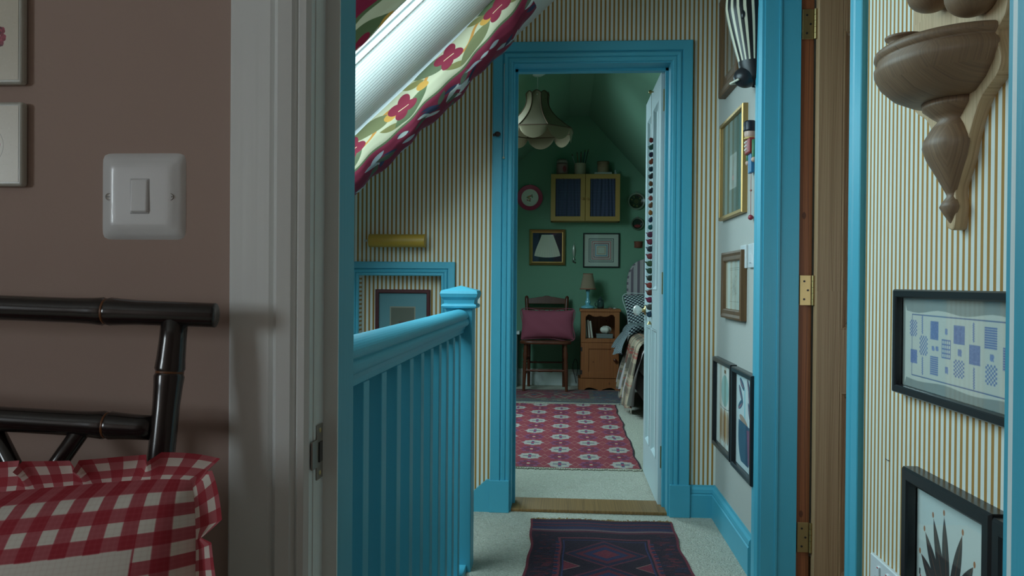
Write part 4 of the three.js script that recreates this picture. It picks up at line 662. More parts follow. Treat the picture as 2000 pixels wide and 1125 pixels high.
// ---------------------------------------------------------------- the bedroom door and what hangs on it
{
  const d = struct('door_2', 'pale painted panelled bedroom door folded back against the bed', 'door');
  const X0 = 0.425, X1 = 0.463, z0 = -3.625, z1 = -4.300, B = 0.008, T = 1.985, s = 0.095; // face at X0 looks to -x
  const bar = (za, zb, ya, yb) => rbox(X0, X1, ya, yb, zb, za, 0.002);
  part('stile', bar(z0, z0 - s, B, T), DOORWHITE, d); part('stile', bar(z1 + s, z1, B, T), DOORWHITE, d);
  for (const [a, b] of [[B, 0.20], [0.80, 0.99], [T - 0.11, T]]) part('rail', bar(z0 - s, z1 + s, a, b), DOORWHITE, d);
  const zm = (z0 + z1) / 2; for (const [a, b] of [[0.20, 0.80], [0.99, T - 0.11]]) part('muntin', bar(zm + 0.04, zm - 0.04, a, b), DOORWHITE, d);
  for (const [a, b] of [[0.20, 0.80], [0.99, T - 0.11]]) for (const [p, q] of [[z0 - s, zm + 0.04], [zm - 0.04, z1 + s]]) {
    const pn = part('panel', box(X0 + 0.012, X1 - 0.012, a, b, q, p), DOORWHITE, d);
    part('moulding', onRight(sweep([[q, a], [p, a], [p, b], [q, b]].reverse(), [[0, 0.001], [-0.004, 0.002], [-0.010, -0.004], [-0.018, -0.012]], true)).translate(X0, 0, 0), DOORWHITE, pn);
  }
  for (const py of [195, 553, 893]) {
    const yy = at(1297, py, 'z', -3.62).y, hg = part('hinge', rbox(X0 + 0.010, X1 + 0.002, yy - 0.05, yy + 0.05, z0 - 0.0005, z0 + 0.0022, 0.0006), BRASS, d, 'brass butt hinge');
    part('knuckle', [0, 1, 2, 3, 4].map((k) => new THREE.CylinderGeometry(0.006, 0.006, 0.019, 12).translate(X1 + 0.003, yy - 0.04 + k * 0.02, z0 + 0.004)), BRASS, hg);
    for (const k of [-0.03, 0, 0.03]) part('screw', new THREE.CylinderGeometry(0.0035, 0.0035, 0.002, 10).rotateX(PI / 2).translate(X0 + 0.022 + (k ? 0 : 0.008), yy + k, z0 + 0.0028), DARKMETAL, hg);
  }
  const kp = at(1252, 606, 'z', z1 + 0.055);
  const kn = part('knob', lathe([[0, 0.066], [0.012, 0.065], [0.024, 0.058], [0.029, 0.046], [0.025, 0.034], [0.012, 0.026], [0.010, 0.018]], 28).rotateZ(PI / 2).translate(X0, kp.y, z1 + 0.055), phys([0.78, 0.77, 0.72], 0.12, { clearcoat: 0.6 }), d, 'white china door knob');
  part('rose', lathe([[0.010, 0.020], [0.012, 0.006], [0.026, 0.004], [0.027, 0]], 24).rotateZ(PI / 2).translate(X0, kp.y, z1 + 0.055), BRASS, kn);
}
{
  const X = 0.416, z = -3.95, top = at(1271, 202, 'x', X), bot = at(1265, 634, 'x', X);
  const t = thing('bird_garland', 'hanging string of little fabric birds and beads on the bedroom door', 'garland', [X, 0, z]);
  const yT = 1.97, yB = 0.83;
  const hb = [0.945, 0.955][0];
  part('string', rod(V(0, yT, 0), V(0, yB, 0), 0.0012, 0.0012, 6), CORD, t); part('hook', [rod(V(0.010, yT, 0), V(-0.006, yT, 0), 0.003), new THREE.SphereGeometry(0.009, 12, 8).translate(-0.006, yT, 0)], BRASS, t, 'small brass hook');
  const cols = [[0.22, 0.03, 0.03], [0.02, 0.08, 0.05], [0.03, 0.02, 0.05], [0.25, 0.05, 0.02], [0.02, 0.04, 0.06], [0.02, 0.02, 0.02], [0.16, 0.06, 0.02], [0.015, 0.02, 0.03], [0.30, 0.06, 0.05], [0.18, 0.07, 0.03], [0.35, 0.12, 0.02], [0.03, 0.04, 0.08], [0.02, 0.12, 0.12], [0.10, 0.02, 0.05], [0.22, 0.03, 0.05], [0.02, 0.03, 0.04], [0.25, 0.04, 0.05], [0.05, 0.09, 0.04], [0.03, 0.07, 0.04], [0.02, 0.03, 0.02], [0.28, 0.04, 0.03], [0.12, 0.03, 0.02], [0.20, 0.02, 0.06], [0.06, 0.06, 0.05], [0.02, 0.05, 0.08]];
  const cm = cols.map((c) => mat(c, 0.8));
  const body = new THREE.SphereGeometry(1, 14, 10);
  for (let k = 0; k < 25; k++) {
    const py = 274 + (574 + 40 - 274) * k / 24, y = at(1267, py, 'z', z).y, big = k > 12, r = big ? 0.0155 : 0.013, flip = k % 2 ? 1 : -1, tilt = rr(-0.3, 0.3);
    const bd = part('bird', [place(body.clone().scale(r * 0.85, r * 0.95, r * 1.15), 0, 0, 0), place(body.clone().scale(r * 0.5, r * 0.5, r * 0.5), 0, r * 0.75, r * 1.05 * flip), place(new THREE.ConeGeometry(r * 0.5, r * 1.3, 8), 0, r * 0.45, -r * 1.3 * flip, -1.1 * flip), place(new THREE.ConeGeometry(r * 0.16, r * 0.6, 6), 0, r * 0.7, r * 1.65 * flip, 1.4 * flip)], cm[k], t);
    bd.position.set(0, y, 0); bd.rotation.set(0, (big ? 1.0 : 0.3) * flip + tilt, tilt * 0.6);
    if (k % 4 === 0) part('bead', new THREE.SphereGeometry(0.005, 10, 8).translate(-r * 0.85, 0.002, 0.004), mat([0.8, 0.8, 0.75], 0.15), bd);
  }
  part('bell', lathe([[0, 0.016], [0.005, 0.015], [0.008, 0.006], [0.013, 0], [0.011, 0]], 18).translate(0, yB - 0.012, 0), BRASS, t, 'tiny brass bell');
}
// ---------------------------------------------------------------- bedroom floor coverings
rug('medallion_rug', 'red bedroom rug with rows of pale medallions', -1.05, 0.42, -4.33, -6.62, (x, w, h) => {
  fill(x, '#8d3640', 0, 0, w, h); speckle(x, w, h, 5000, ['#9c4648', '#7a2e34', '#94464c'], 3, 10, 0.5);
  const cx = w / 8.4, cy = h / 11.65;
  const med = (X, Y, light) => { x.fillStyle = light ? '#a9a093' : '#6a3046'; x.beginPath(); x.ellipse(X, Y, cx * 0.34, cy * 0.40, 0, 0, 7); x.fill(); for (let k = 0; k < 8; k++) { x.fillStyle = light ? '#a99' : '#846'; x.beginPath(); x.ellipse(X + cx * 0.33 * Math.cos(k * 0.785), Y + cy * 0.36 * Math.sin(k * 0.785), cx * 0.07, cy * 0.08, 0, 0, 7); x.fill(); } x.fillStyle = light ? '#56506a' : '#8c2338'; x.fillRect(X - cx * 0.05, Y - cy * 0.26, cx * 0.10, cy * 0.52); x.fillRect(X - cx * 0.22, Y - cy * 0.05, cx * 0.44, cy * 0.10); x.fillStyle = light ? '#a8344a' : '#b9a58c'; x.fillRect(X - cx * 0.05, Y - cy * 0.07, cx * 0.10, cy * 0.14); };
  for (let i = 0; i < 9; i++) for (let j = 0; j < 13; j++) med(w - (i + 0.55) * cx, h - (j + 0.42) * cy, (i + j) % 2 === 0);
  x.strokeStyle = '#b58d78'; x.lineWidth = 3; for (let i = 0; i < 10; i++) for (let j = 0; j < 14; j++) { const X = w - (i + 0.05) * cx, Y = h - (j + 0.42) * cy; x.globalAlpha = 0.6; x.beginPath(); x.moveTo(X - cx * 0.12, Y); x.lineTo(X, Y - cy * 0.3); x.lineTo(X + cx * 0.12, Y); x.lineTo(X, Y + cy * 0.3); x.closePath(); x.stroke(); } x.globalAlpha = 1;
  fill(x, '#35202c', w * 0.994, 0, w * 0.006, h); speckle(x, w, h, 16000, ['#a5485a', '#651a2c', '#c09a88', '#4a2a44'], 1.5, 5, 0.35);
}, 1024, 1600, 110, mat([0.50, 0.46, 0.36], 1));
rug('faded_rug', 'faded grey and red patterned rug under the wooden chair', -1.3, 0.555, -6.70, -7.50, (x, w, h) => {
  fill(x, '#5d5a54', 0, 0, w, h); fill(x, '#7c3a44', w * 0.30, h * 0.12, w * 0.52, h * 0.62); fill(x, '#4c5560', w * 0.84, h * 0.1, w * 0.14, h * 0.8); fill(x, '#6a6656', w * 0.04, h * 0.2, w * 0.2, h * 0.6);
  for (let i = 0; i < 420; i++) { const X = rnd() * w, Y = rr(0.08, 0.9) * h; x.globalAlpha = rr(0.3, 0.8); x.fillStyle = ['#6e6a5c', '#4c5860', '#7d3a44', '#8a8470', '#5a3a42', '#59605a'][(rnd() * 6) | 0]; x.save(); x.translate(X, Y); x.rotate(((rnd() * 4) | 0) * PI / 4); x.fillRect(-rr(8, 34), -rr(4, 12), rr(16, 68), rr(8, 24)); x.restore(); } x.globalAlpha = 1;
  for (const X of [0.55, 0.70]) { x.strokeStyle = '#8a8470'; x.lineWidth = 10; x.beginPath(); x.moveTo(w * (X - 0.05), h * 0.45); x.lineTo(w * X, h * 0.24); x.lineTo(w * (X + 0.05), h * 0.45); x.lineTo(w * X, h * 0.66); x.closePath(); x.stroke(); fill(x, '#4c5a62', w * (X - 0.012), h * 0.40, w * 0.024, h * 0.1); }
  fill(x, '#4a5056', 0, h * 0.92, w, h * 0.08); fill(x, '#7a3a44', 0, h * 0.02, w, h * 0.05); speckle(x, w, h, 14000, ['#8a5058', '#3c4248', '#9a927c', '#6a2a36'], 2, 7, 0.45);
}, 1024, 512, 80, mat([0.42, 0.40, 0.34], 1));

// ---------------------------------------------------------------- bedroom furniture
{ // spindle back chair
  const t = thing('wooden_chair', 'dark turned wood chair with a spindle back against the green wall', 'chair', [-0.185, 0, -7.55]);
  const fx = 0.205, bz = -0.19, fz = 0.19;
  part('seat', (() => { const s = new THREE.Shape(); s.moveTo(-0.19, -0.19); s.quadraticCurveTo(0, -0.21, 0.19, -0.19); s.quadraticCurveTo(0.225, 0, 0.23, 0.15); s.quadraticCurveTo(0.22, 0.21, 0.12, 0.215); s.lineTo(-0.12, 0.215); s.quadraticCurveTo(-0.22, 0.21, -0.23, 0.15); s.quadraticCurveTo(-0.225, 0, -0.19, -0.19); return new THREE.ExtrudeGeometry(s, { depth: 0.012, bevelEnabled: true, bevelSize: 0.01, bevelThickness: 0.009, bevelSegments: 3 }).rotateX(PI / 2).scale(1, 1, 1).translate(0, 0.468, 0); })(), DARKWOOD, t);
  const turned = [[0, 0.014], [0.05, 0.013], [0.42, 0.019], [0.58, 0.020], [0.60, 0.015], [0.63, 0.022], [0.66, 0.015], [0.72, 0.021], [0.80, 0.023], [0.87, 0.016], [0.90, 0.022], [0.93, 0.016], [1, 0.018]];
  for (const s of [-1, 1]) { part('leg', latheAlong(V(s * (fx - 0.005), 0, fz), V(s * (fx - 0.02), 0.445, fz - 0.02), turned, 18), DARKWOOD, t); part('leg', rod(V(s * 0.172, 0, bz - 0.02), V(s * 0.172, 0.445, bz + 0.01), 0.015, 0.019), DARKWOOD, t); part('back_post', latheAlong(V(s * 0.175, 0.45, bz + 0.01), V(s * 0.200, 0.895, bz - 0.055), [[0, 0.017], [0.5, 0.019], [0.9, 0.021], [0.97, 0.018], [1, 0.002]]), DARKWOOD, t); }
  part('stretcher', latheAlong(V(-fx + 0.01, 0.20, fz - 0.005), V(fx - 0.01, 0.20, fz - 0.005), [[0, 0.009], [0.2, 0.012], [0.3, 0.010], [0.35, 0.015], [0.5, 0.012], [0.65, 0.015], [0.7, 0.010], [0.8, 0.012], [1, 0.009]]), DARKWOOD, t);
  part('stretcher', rod(V(-0.17, 0.24, bz - 0.005), V(0.17, 0.24, bz - 0.005), 0.009), DARKWOOD, t);
  for (const s of [-1, 1]) for (const y of [0.16, 0.29]) part('stretcher', rod(V(s * 0.195, y, fz - 0.005), V(s * 0.172, y, bz), 0.009), DARKWOOD, t);
  part('crest_rail', place((() => { const s = new THREE.Shape(); s.moveTo(-0.19, 0); s.lineTo(0.19, 0); s.lineTo(0.19, 0.045); s.bezierCurveTo(0.12, 0.05, 0.09, 0.062, 0.05, 0.064); s.bezierCurveTo(0.03, 0.066, 0.02, 0.078, 0, 0.074); s.bezierCurveTo(-0.02, 0.078, -0.03, 0.066, -0.05, 0.064); s.bezierCurveTo(-0.09, 0.062, -0.12, 0.05, -0.19, 0.045); return new THREE.ExtrudeGeometry(s, { depth: 0.014, bevelEnabled: true, bevelSize: 0.003, bevelThickness: 0.003, bevelSegments: 2 }); })(), 0, 0.815, bz - 0.05, -0.14), DARKWOOD, t);
  part('cross_rail', rbox(-0.185, 0.185, 0.755, 0.778, bz - 0.045, bz - 0.03, 0.004), DARKWOOD, t); part('cross_rail', rbox(-0.18, 0.18, 0.60, 0.625, bz - 0.022, bz - 0.008, 0.004), DARKWOOD, t);
  for (let i = 0; i < 6; i++) { const X = -0.125 + i * 0.05; part('spindle', latheAlong(V(X * 0.97, 0.615, bz - 0.016), V(X, 0.765, bz - 0.038), [[0, 0.005], [0.3, 0.009], [0.5, 0.006], [0.7, 0.009], [1, 0.005]], 10), DARKWOOD, t); }
}
{ // velvet cushion
  const a = at(1018, 606, 'z', -7.44), b = at(1121, 667, 'z', -7.40), W = b.x - a.x, H = 0.285;
  const t = thing('velvet_cushion', 'plain dusky pink velvet cushion resting on the wooden chair', 'cushion', [(a.x + b.x) / 2, 0.485 + H / 2 * 0.98, -7.49]); t.rotation.set(-0.16, 0, 0.0);
  const vel = phys([0.30, 0.065, 0.10], 0.85, { sheen: 1, sheenColor: new THREE.Color().setRGB(0.5, 0.22, 0.26), sheenRoughness: 0.5, bumpMap: grainNoise, bumpScale: 0.002 });
  const f = (s) => grid(36, 28, (u, v) => { const p = u * 2 - 1, q = v * 2 - 1, e = Math.pow(Math.max(0, (1 - Math.abs(p) ** 3) * (1 - Math.abs(q) ** 3)), 0.6); return V(p * W / 2 * (1 - 0.045 * (1 - q * q)), q * H / 2 * (1 - 0.09 * (1 - p * p)), s * (0.06 * e + 0.004 * Math.sin(p * 7 + q * 5) * e)); });
  part('cover', [f(1), f(-1)], vel, t);
  part('piping', tube([[-1, -1], [0, -1], [1, -1], [1, 0], [1, 1], [0, 1], [-1, 1], [-1, 0], [-1, -1]].map(([p, q]) => V(p * W / 2 * (1 - 0.045 * (1 - q * q)), q * H / 2 * (1 - 0.09 * (1 - p * p)), 0)), 0.004, 120, 6), vel, t);
}
{ // bedside cabinet
  const a = at(1135, 602, 'z', -7.56), b = at(1209, 760, 'z', -7.56), x0 = a.x, x1 = b.x, H = 0.775, W = x1 - x0, D = 0.29, zc = -7.56;
  const t = thing('bedside_cabinet', 'orange pine bedside cabinet with scalloped open shelf above a panelled door', 'cabinet', [(x0 + x1) / 2, 0, zc]);
  const h = W / 2;
  part('top', rbox(-h - 0.012, h + 0.012, H - 0.028, H, -D, 0.014, 0.006), CABPINE, t);
  part('side', rbox(-h, -h + 0.018, 0.06, H - 0.028, -D, 0, 0.002), CABPINE, t); part('side', rbox(h - 0.018, h, 0.06, H - 0.028, -D, 0, 0.002), CABPINE, t);
  part('back', box(-h, h, 0.06, H - 0.028, -D, -D + 0.01), CABPINE, t); part('shelf', box(-h + 0.018, h - 0.018, 0.475, 0.493, -D + 0.01, -0.004), CABPINE, t);
  part('face_post', rbox(-h, -h + 0.045, 0.47, H - 0.028, -0.012, 0.006, 0.002), CABPINE, t); part('face_post', rbox(h - 0.045, h, 0.47, H - 0.028, -0.012, 0.006, 0.002), CABPINE, t);
  part('scalloped_rail', (() => { const s = new THREE.Shape(), w = h - 0.044, y = 0; s.moveTo(-w, 0.062); s.lineTo(w, 0.062); s.lineTo(w, 0.010); s.quadraticCurveTo(w - 0.02, 0.045, w - 0.045, 0.034); s.bezierCurveTo(w * 0.5, 0.014, w * 0.2, 0.010, 0, 0.028); s.bezierCurveTo(-w * 0.2, 0.010, -w * 0.5, 0.014, -w + 0.045, 0.034); s.quadraticCurveTo(-w + 0.02, 0.045, -w, 0.010); s.closePath(); return metric(new THREE.ExtrudeGeometry(s, { depth: 0.016, bevelEnabled: false, curveSegments: 14 })).translate(0, H - 0.09, -0.011); })(), CABPINE, t);
  part('cross_rail', rbox(-h, h, 0.455, 0.485, -0.012, 0.007, 0.002), CABPINE, t);
  const dr = part('door', rbox(-h + 0.004, h - 0.004, 0.115, 0.452, -0.010, 0.004, 0.002), CABPINE, t);
  part('stile', rbox(-h + 0.004, -h + 0.075, 0.115, 0.452, 0.002, 0.013, 0.002), CABPINE, dr); part('stile', rbox(h - 0.075, h - 0.004, 0.115, 0.452, 0.002, 0.013, 0.002), CABPINE, dr); part('rail', rbox(-h + 0.075, h - 0.075, 0.395, 0.452, 0.002, 0.013, 0.002), CABPINE, dr); part('rail', rbox(-h + 0.075, h - 0.075, 0.115, 0.175, 0.002, 0.013, 0.002), CABPINE, dr);
  part('knob', lathe([[0.006, 0], [0.008, 0.012], [0.016, 0.020], [0.017, 0.028], [0.010, 0.034], [0, 0.035]], 20).rotateX(PI / 2).translate(h - 0.042, 0.29, 0.013), DARKWOOD, dr, 'round wooden knob');
  for (const y of [0.17, 0.39]) part('hinge', rbox(-h - 0.002, -h + 0.014, y - 0.02, y + 0.02, 0.012, 0.016, 0.001), DARKMETAL, dr);
  part('plinth', (() => { const s = new THREE.Shape(), w = h + 0.014; s.moveTo(-w, 0); s.lineTo(-w, 0.110); s.lineTo(w, 0.110); s.lineTo(w, 0); s.lineTo(w - 0.045, 0); s.quadraticCurveTo(w - 0.075, 0.035, w - 0.125, 0.022); s.quadraticCurveTo(0.02, 0.010, 0.015, 0.0); s.lineTo(-0.015, 0); s.quadraticCurveTo(-0.02, 0.010, -w + 0.125, 0.022); s.quadraticCurveTo(-w + 0.075, 0.035, -w + 0.045, 0); s.closePath(); return metric(new THREE.ExtrudeGeometry(s, { depth: 0.018, bevelEnabled: false, curveSegments: 12 })); })(), CABPINE, t);
  for (const s of [-1, 1]) part('plinth_side', box(s * (h + 0.014) - 0.008, s * (h + 0.014) + 0.008, 0, 0.11, -D, 0.0), CABPINE, t);
  const cx = (x0 + x1) / 2, sy = 0.493;
  [[-0.125, 0.020, 0.170, [0.05, 0.03, 0.05], 0.10, 'narrow dark book in the cabinet shelf'], [-0.100, 0.022, 0.175, [0.22, 0.05, 0.06], 0.11, 'dull red book in the cabinet shelf'], [-0.074, 0.020, 0.165, [0.35, 0.30, 0.24], 0.13, 'cream spined book in the cabinet shelf']].forEach(([dx, w, hh, c, lean, label]) => {
    const b2 = thing('book', label, 'book', [cx + dx, sy + 0.001, zc - 0.10], 0, 'books in the bedside cabinet'); b2.rotation.z = lean; part('cover', rbox(-w / 2, w / 2, 0, hh, -0.06, 0.06, 0.003), mat(c, 0.7), b2); part('pages', box(-w / 2 + 0.003, w / 2 - 0.003, 0.003, hh + 0.0006, -0.058, 0.0602), mat([0.5, 0.46, 0.38], 0.9), b2);
  });
  const bx = thing('small_box', 'low grey green box in the cabinet shelf', 'box', [cx + 0.045, sy + 0.001, zc - 0.09]); part('box_body', rbox(-0.078, 0.078, 0, 0.030, -0.06, 0.06, 0.003), mat([0.16, 0.18, 0.17], 0.6), bx); part('lid', rbox(-0.080, 0.080, 0.028, 0.040, -0.062, 0.062, 0.003), mat([0.17, 0.19, 0.18], 0.6), bx);
  const shl = grid(40, 24, (u, v) => { const a = u * 2 * PI, p = v * PI, r = 0.052 * (1 + 0.10 * Math.cos(a * 5) * Math.sin(p)); return V(r * Math.cos(a) * Math.sin(p) * 1.05, 0.038 - 0.036 * Math.cos(p) * (1 + 0.08 * Math.cos(a * 5)), r * Math.sin(a) * Math.sin(p)); });
  const so = solo('shell_ornament', 'pale ribbed shell ornament sitting on the low box', 'ornament', shl, mat([0.62, 0.58, 0.50], 0.5)); so.position.set(cx + 0.055, sy + 0.041, zc - 0.09);
  // on top
  const l = thing('table_lamp', 'small pale blue table lamp with a hessian shade trimmed in red', 'lamp', [at(1148, 600, 'z', -7.66).x, H, -7.66]);
  const LB = phys([0.16, 0.42, 0.50], 0.2, { clearcoat: 0.4 });
  part('base', lathe([[0, 0.0], [0.062, 0.0], [0.066, 0.010], [0.060, 0.024], [0.034, 0.032], [0.020, 0.040]], 32), LB, l); part('stem', lathe([[0.020, 0.036], [0.024, 0.050], [0.030, 0.062], [0.018, 0.080], [0.013, 0.110], [0.014, 0.140], [0.020, 0.165], [0.020, 0.185], [0, 0.186]], 24), LB, l);
  const HES = phys([0.36, 0.26, 0.17], 0.95, { transmission: 0.15, thickness: 0, bumpMap: grainNoise, bumpScale: 0.002 }), RED = mat([0.30, 0.05, 0.03], 0.8);
  const sh = part('shade', new THREE.CylinderGeometry(0.046, 0.076, 0.148, 36, 1, true).translate(0, 0.262, 0), HES, l); part('trim', [new THREE.TorusGeometry(0.0765, 0.004, 8, 40).rotateX(PI / 2).translate(0, 0.189, 0), new THREE.TorusGeometry(0.0465, 0.003, 8, 40).rotateX(PI / 2).translate(0, 0.336, 0)], RED, sh); part('shade_carrier', [rod(V(0, 0.18, 0), V(0, 0.22, 0), 0.010), rod(V(-0.07, 0.20, 0), V(0.07, 0.20, 0), 0.0015), rod(V(0, 0.20, -0.07), V(0, 0.20, 0.07), 0.0015)], STEEL, l);
  const p = thing('teapot_jar', 'little dark green lidded pot beside the table lamp', 'pot', [at(1173, 600, 'z', -7.70).x, H, -7.70]); const PG = phys([0.02, 0.045, 0.04], 0.15, { clearcoat: 0.5 });
  part('body', lathe([[0, 0], [0.030, 0], [0.034, 0.02], [0.034, 0.07], [0.026, 0.082], [0, 0.083]], 28), PG, p); part('lid', lathe([[0.030, 0.080], [0.028, 0.088], [0.012, 0.096], [0.010, 0.102], [0.014, 0.110], [0.008, 0.118], [0, 0.119]], 24), PG, p); part('handle', new THREE.TorusGeometry(0.024, 0.0045, 8, 20, PI).rotateZ(PI / 2).translate(-0.030, 0.042, 0), PG, p);
  for (const [dx, r, c, n] of [[0.100, 0.014, [0.25, 0.10, 0.08], 'flat brown trinket on the bedside cabinet'], [0.140, 0.010, [0.55, 0.5, 0.45], 'flat pale trinket on the bedside cabinet edge']]) solo('trinket', n, 'trinket', lathe([[0, 0], [r, 0], [r * 1.1, 0.006], [r * 0.6, 0.011], [0, 0.012]], 18).scale(1.4, 1, 1), mat(c, 0.3)).position.set(cx + dx, H, -7.64);
}
{ // yellow wall cabinet
  const a = at(1076, 340, 'z', -7.70), b = at(1211, 432, 'z', -7.70), W = b.x - a.x, H = a.y - b.y, D = 0.17;
  const t = thing('wall_cabinet', 'yellow wall cabinet with two doors lined in gathered navy check cloth', 'cabinet', [(a.x + b.x) / 2, b.y, ZG]); const YC = mat([0.42, 0.24, 0.055], 0.5), h = W / 2;
  part('carcass', [box(-h, h, 0, 0.016, 0, D), box(-h, h, H - 0.016, H, 0, D), box(-h, -h + 0.016, 0, H, 0, D), box(h - 0.016, h, 0, H, 0, D), box(-h, h, 0, H, 0, 0.008)], YC, t);
  const ck = canvasTex(128, 128, (x, w, hh) => { fill(x, '#2a2f46', 0, 0, w, hh); for (let i = 0; i < 4; i++) { x.globalAlpha = 0.5; fill(x, '#7d86a0', i * 32, 0, 9, hh); fill(x, '#7d86a0', 0, i * 32, w, 9); } x.globalAlpha = 1; }, 12, 8);
  for (const s of [-1, 1]) {
    const x0 = s < 0 ? -h + 0.001 : 0.0015, x1 = s < 0 ? -0.0015 : h - 0.001, fw = 0.046;
    const d = part('door', sweep([[x0 + fw, fw], [x1 - fw, fw], [x1 - fw, H - fw], [x0 + fw, H - fw]].reverse(), [[0, 0.002], [0, 0.016], [0.003, 0.019], [fw - 0.002, 0.019], [fw, 0.016], [fw, 0], [0, 0.0]], true).translate(0, 0, D), YC, t);
    const ph = rnd() * 5; part('cloth', grid(80, 6, (u, v) => V(x0 + fw - 0.004 + u * (x1 - x0 - 2 * fw + 0.008), fw - 0.004 + v * (H - 2 * fw + 0.008), D + 0.004 + 0.006 * Math.sin(u * 44 + ph + 1.5 * Math.sin(v * 2 + u * 6)) + 0.004 * Math.sin(u * 19 + v * 2))), printed(ck, 0.95), d, 'gathered navy check cloth');
    part('knob', lathe([[0.006, 0], [0.007, 0.010], [0.013, 0.016], [0.012, 0.024], [0, 0.026]], 18).rotateX(PI / 2).translate(s < 0 ? x1 - 0.022 : x0 + 0.022, H * 0.47, D + 0.018), mat([0.42, 0.22, 0.06], 0.4), d);
  }
  const top = b.y + H, zz = ZG + 0.09, X = (px) => at(px, 335, 'z', zz).x;
  const j = thing('lidded_jar', 'pink patterned jar with a flat lid on the yellow wall cabinet', 'jar', [X(1098), top, zz]); part('body', lathe([[0, 0], [0.052, 0], [0.058, 0.02], [0.058, 0.10], [0.048, 0.118], [0, 0.12]], 28), mat([0.30, 0.16, 0.15], 0.35), j); part('lid', lathe([[0.054, 0.118], [0.056, 0.130], [0.050, 0.140], [0.046, 0.155], [0, 0.158]], 24), mat([0.34, 0.28, 0.24], 0.4), j); part('motif', new THREE.SphereGeometry(0.028, 16, 10).scale(0.8, 1.2, 0.15).translate(0.018, 0.055, 0.054), mat([0.24, 0.02, 0.03], 0.4), j);
  const pc = thing('brush_pot', 'plain stoneware pot holding brushes on the yellow wall cabinet', 'pot', [X(1133), top, zz]); part('body', lathe([[0, 0], [0.050, 0], [0.056, 0.01], [0.056, 0.115], [0.050, 0.116], [0.049, 0.02], [0, 0.018]], 28), mat([0.42, 0.34, 0.24], 0.6), pc);
  [['slim black paint brush leaning right in the stoneware pot', [0.025, 0.022, 0.028], 0.075, 0.235], ['slim dull red paint brush upright in the stoneware pot', [0.22, 0.03, 0.05], 0.008, 0.215], ['pale grey green paint brush leaning out over the jar side of the pot', [0.28, 0.33, 0.30], -0.075, 0.19], ['slim navy paint brush in the stoneware pot', [0.03, 0.035, 0.10], 0.045, 0.225], ['plain brown paint brush in the stoneware pot', [0.20, 0.11, 0.05], -0.03, 0.205]].forEach(([label, col, dx, hy], k) => {
    const b2 = thing('paint_brush', label, 'brush', [X(1133), top, zz], 0, 'brushes in the stoneware pot'), o = V(dx * 0.35, 0.022, (k - 2) * 0.011), e = V(dx, hy, (k - 2) * 0.013);
    part('handle', rod(o, e, 0.003, 0.0045, 8), mat(col, 0.5), b2); part('bristles', rod(e, e.clone().add(e.clone().sub(o).multiplyScalar(0.12)), 0.006, 0.003, 8), mat([0.10, 0.08, 0.06], 0.9), b2);
  });
  const bk = thing('stacked_book', 'thin pale book lying under the wooden canister', 'book', [X(1178), top, zz]); part('cover', rbox(-0.085, 0.085, 0, 0.024, -0.06, 0.06, 0.003), mat([0.30, 0.34, 0.33], 0.6), bk); part('pages', box(-0.082, 0.082, 0.004, 0.020, -0.058, 0.0606), mat([0.5, 0.48, 0.42], 0.9), bk);
  const cn = thing('wooden_canister', 'squat wooden canister on top of a thin book', 'canister', [X(1178), top + 0.024, zz]); part('body', lathe([[0, 0], [0.054, 0], [0.056, 0.004], [0.056, 0.090], [0.0, 0.091]], 28), mat([0.36, 0.24, 0.14], 0.55), cn); part('lid', lathe([[0.060, 0.090], [0.060, 0.108], [0, 0.110]], 28), mat([0.34, 0.22, 0.13], 0.55), cn);
  const fg = thing('white_figurine', 'tiny white china bottle at the end of the yellow wall cabinet', 'figurine', [X(1202), top, zz]); part('body', lathe([[0, 0], [0.020, 0], [0.022, 0.014], [0.012, 0.026], [0.008, 0.036], [0.010, 0.042], [0, 0.044]], 20), phys([0.55, 0.62, 0.58], 0.2, {}), fg); part('stopper', new THREE.SphereGeometry(0.008, 12, 8).translate(0, 0.046, 0), phys([0.55, 0.62, 0.58], 0.2, {}), fg);
}
function wallPlate(name, label, px, py, r, art) {
  const p = at(px, py, 'z', ZG + 0.02), t = thing(name, label, 'plate', [p.x, p.y, ZG]);
  const g = lathe([[0, 0.010], [r * 0.58, 0.010], [r * 0.66, 0.014], [r * 0.97, 0.026], [r, 0.026], [r * 0.99, 0.023], [r * 0.6, 0.002], [0, 0.0]], 48).rotateX(PI / 2);
  { const q = g.attributes.position, uv = g.attributes.uv; for (let i = 0; i < q.count; i++) uv.setXY(i, q.getX(i) / (2 * r) + 0.5, q.getY(i) / (2 * r) + 0.5); }
  part('plate_body', g, printed(canvasTex(256, 256, art), 0.25), t); part('hanger', box(-0.006, 0.006, r * 0.9, r + 0.012, 0.001, 0.006), STEEL, t); return t;
}
const disc = (x, w, r, c) => { x.fillStyle = c; x.beginPath(); x.arc(w / 2, w / 2, w * r, 0, 7); x.fill(); };
wallPlate('china_plate', 'round white plate with a broad pink rim and posy on the green wall', 1035, 386, 0.128, (x, w) => { fill(x, '#b0405c', 0, 0, w, w); disc(x, w, 0.49, '#b5405e'); disc(x, w, 0.335, '#d8d6c8'); for (let k = 0; k < 14; k++) { x.fillStyle = ['#6a7a4a', '#b05a5a', '#b8924a', '#7a6a50'][k % 4]; x.beginPath(); x.ellipse(w * rr(0.40, 0.60), w * rr(0.40, 0.62), 10, 7, k, 0, 7); x.fill(); } });
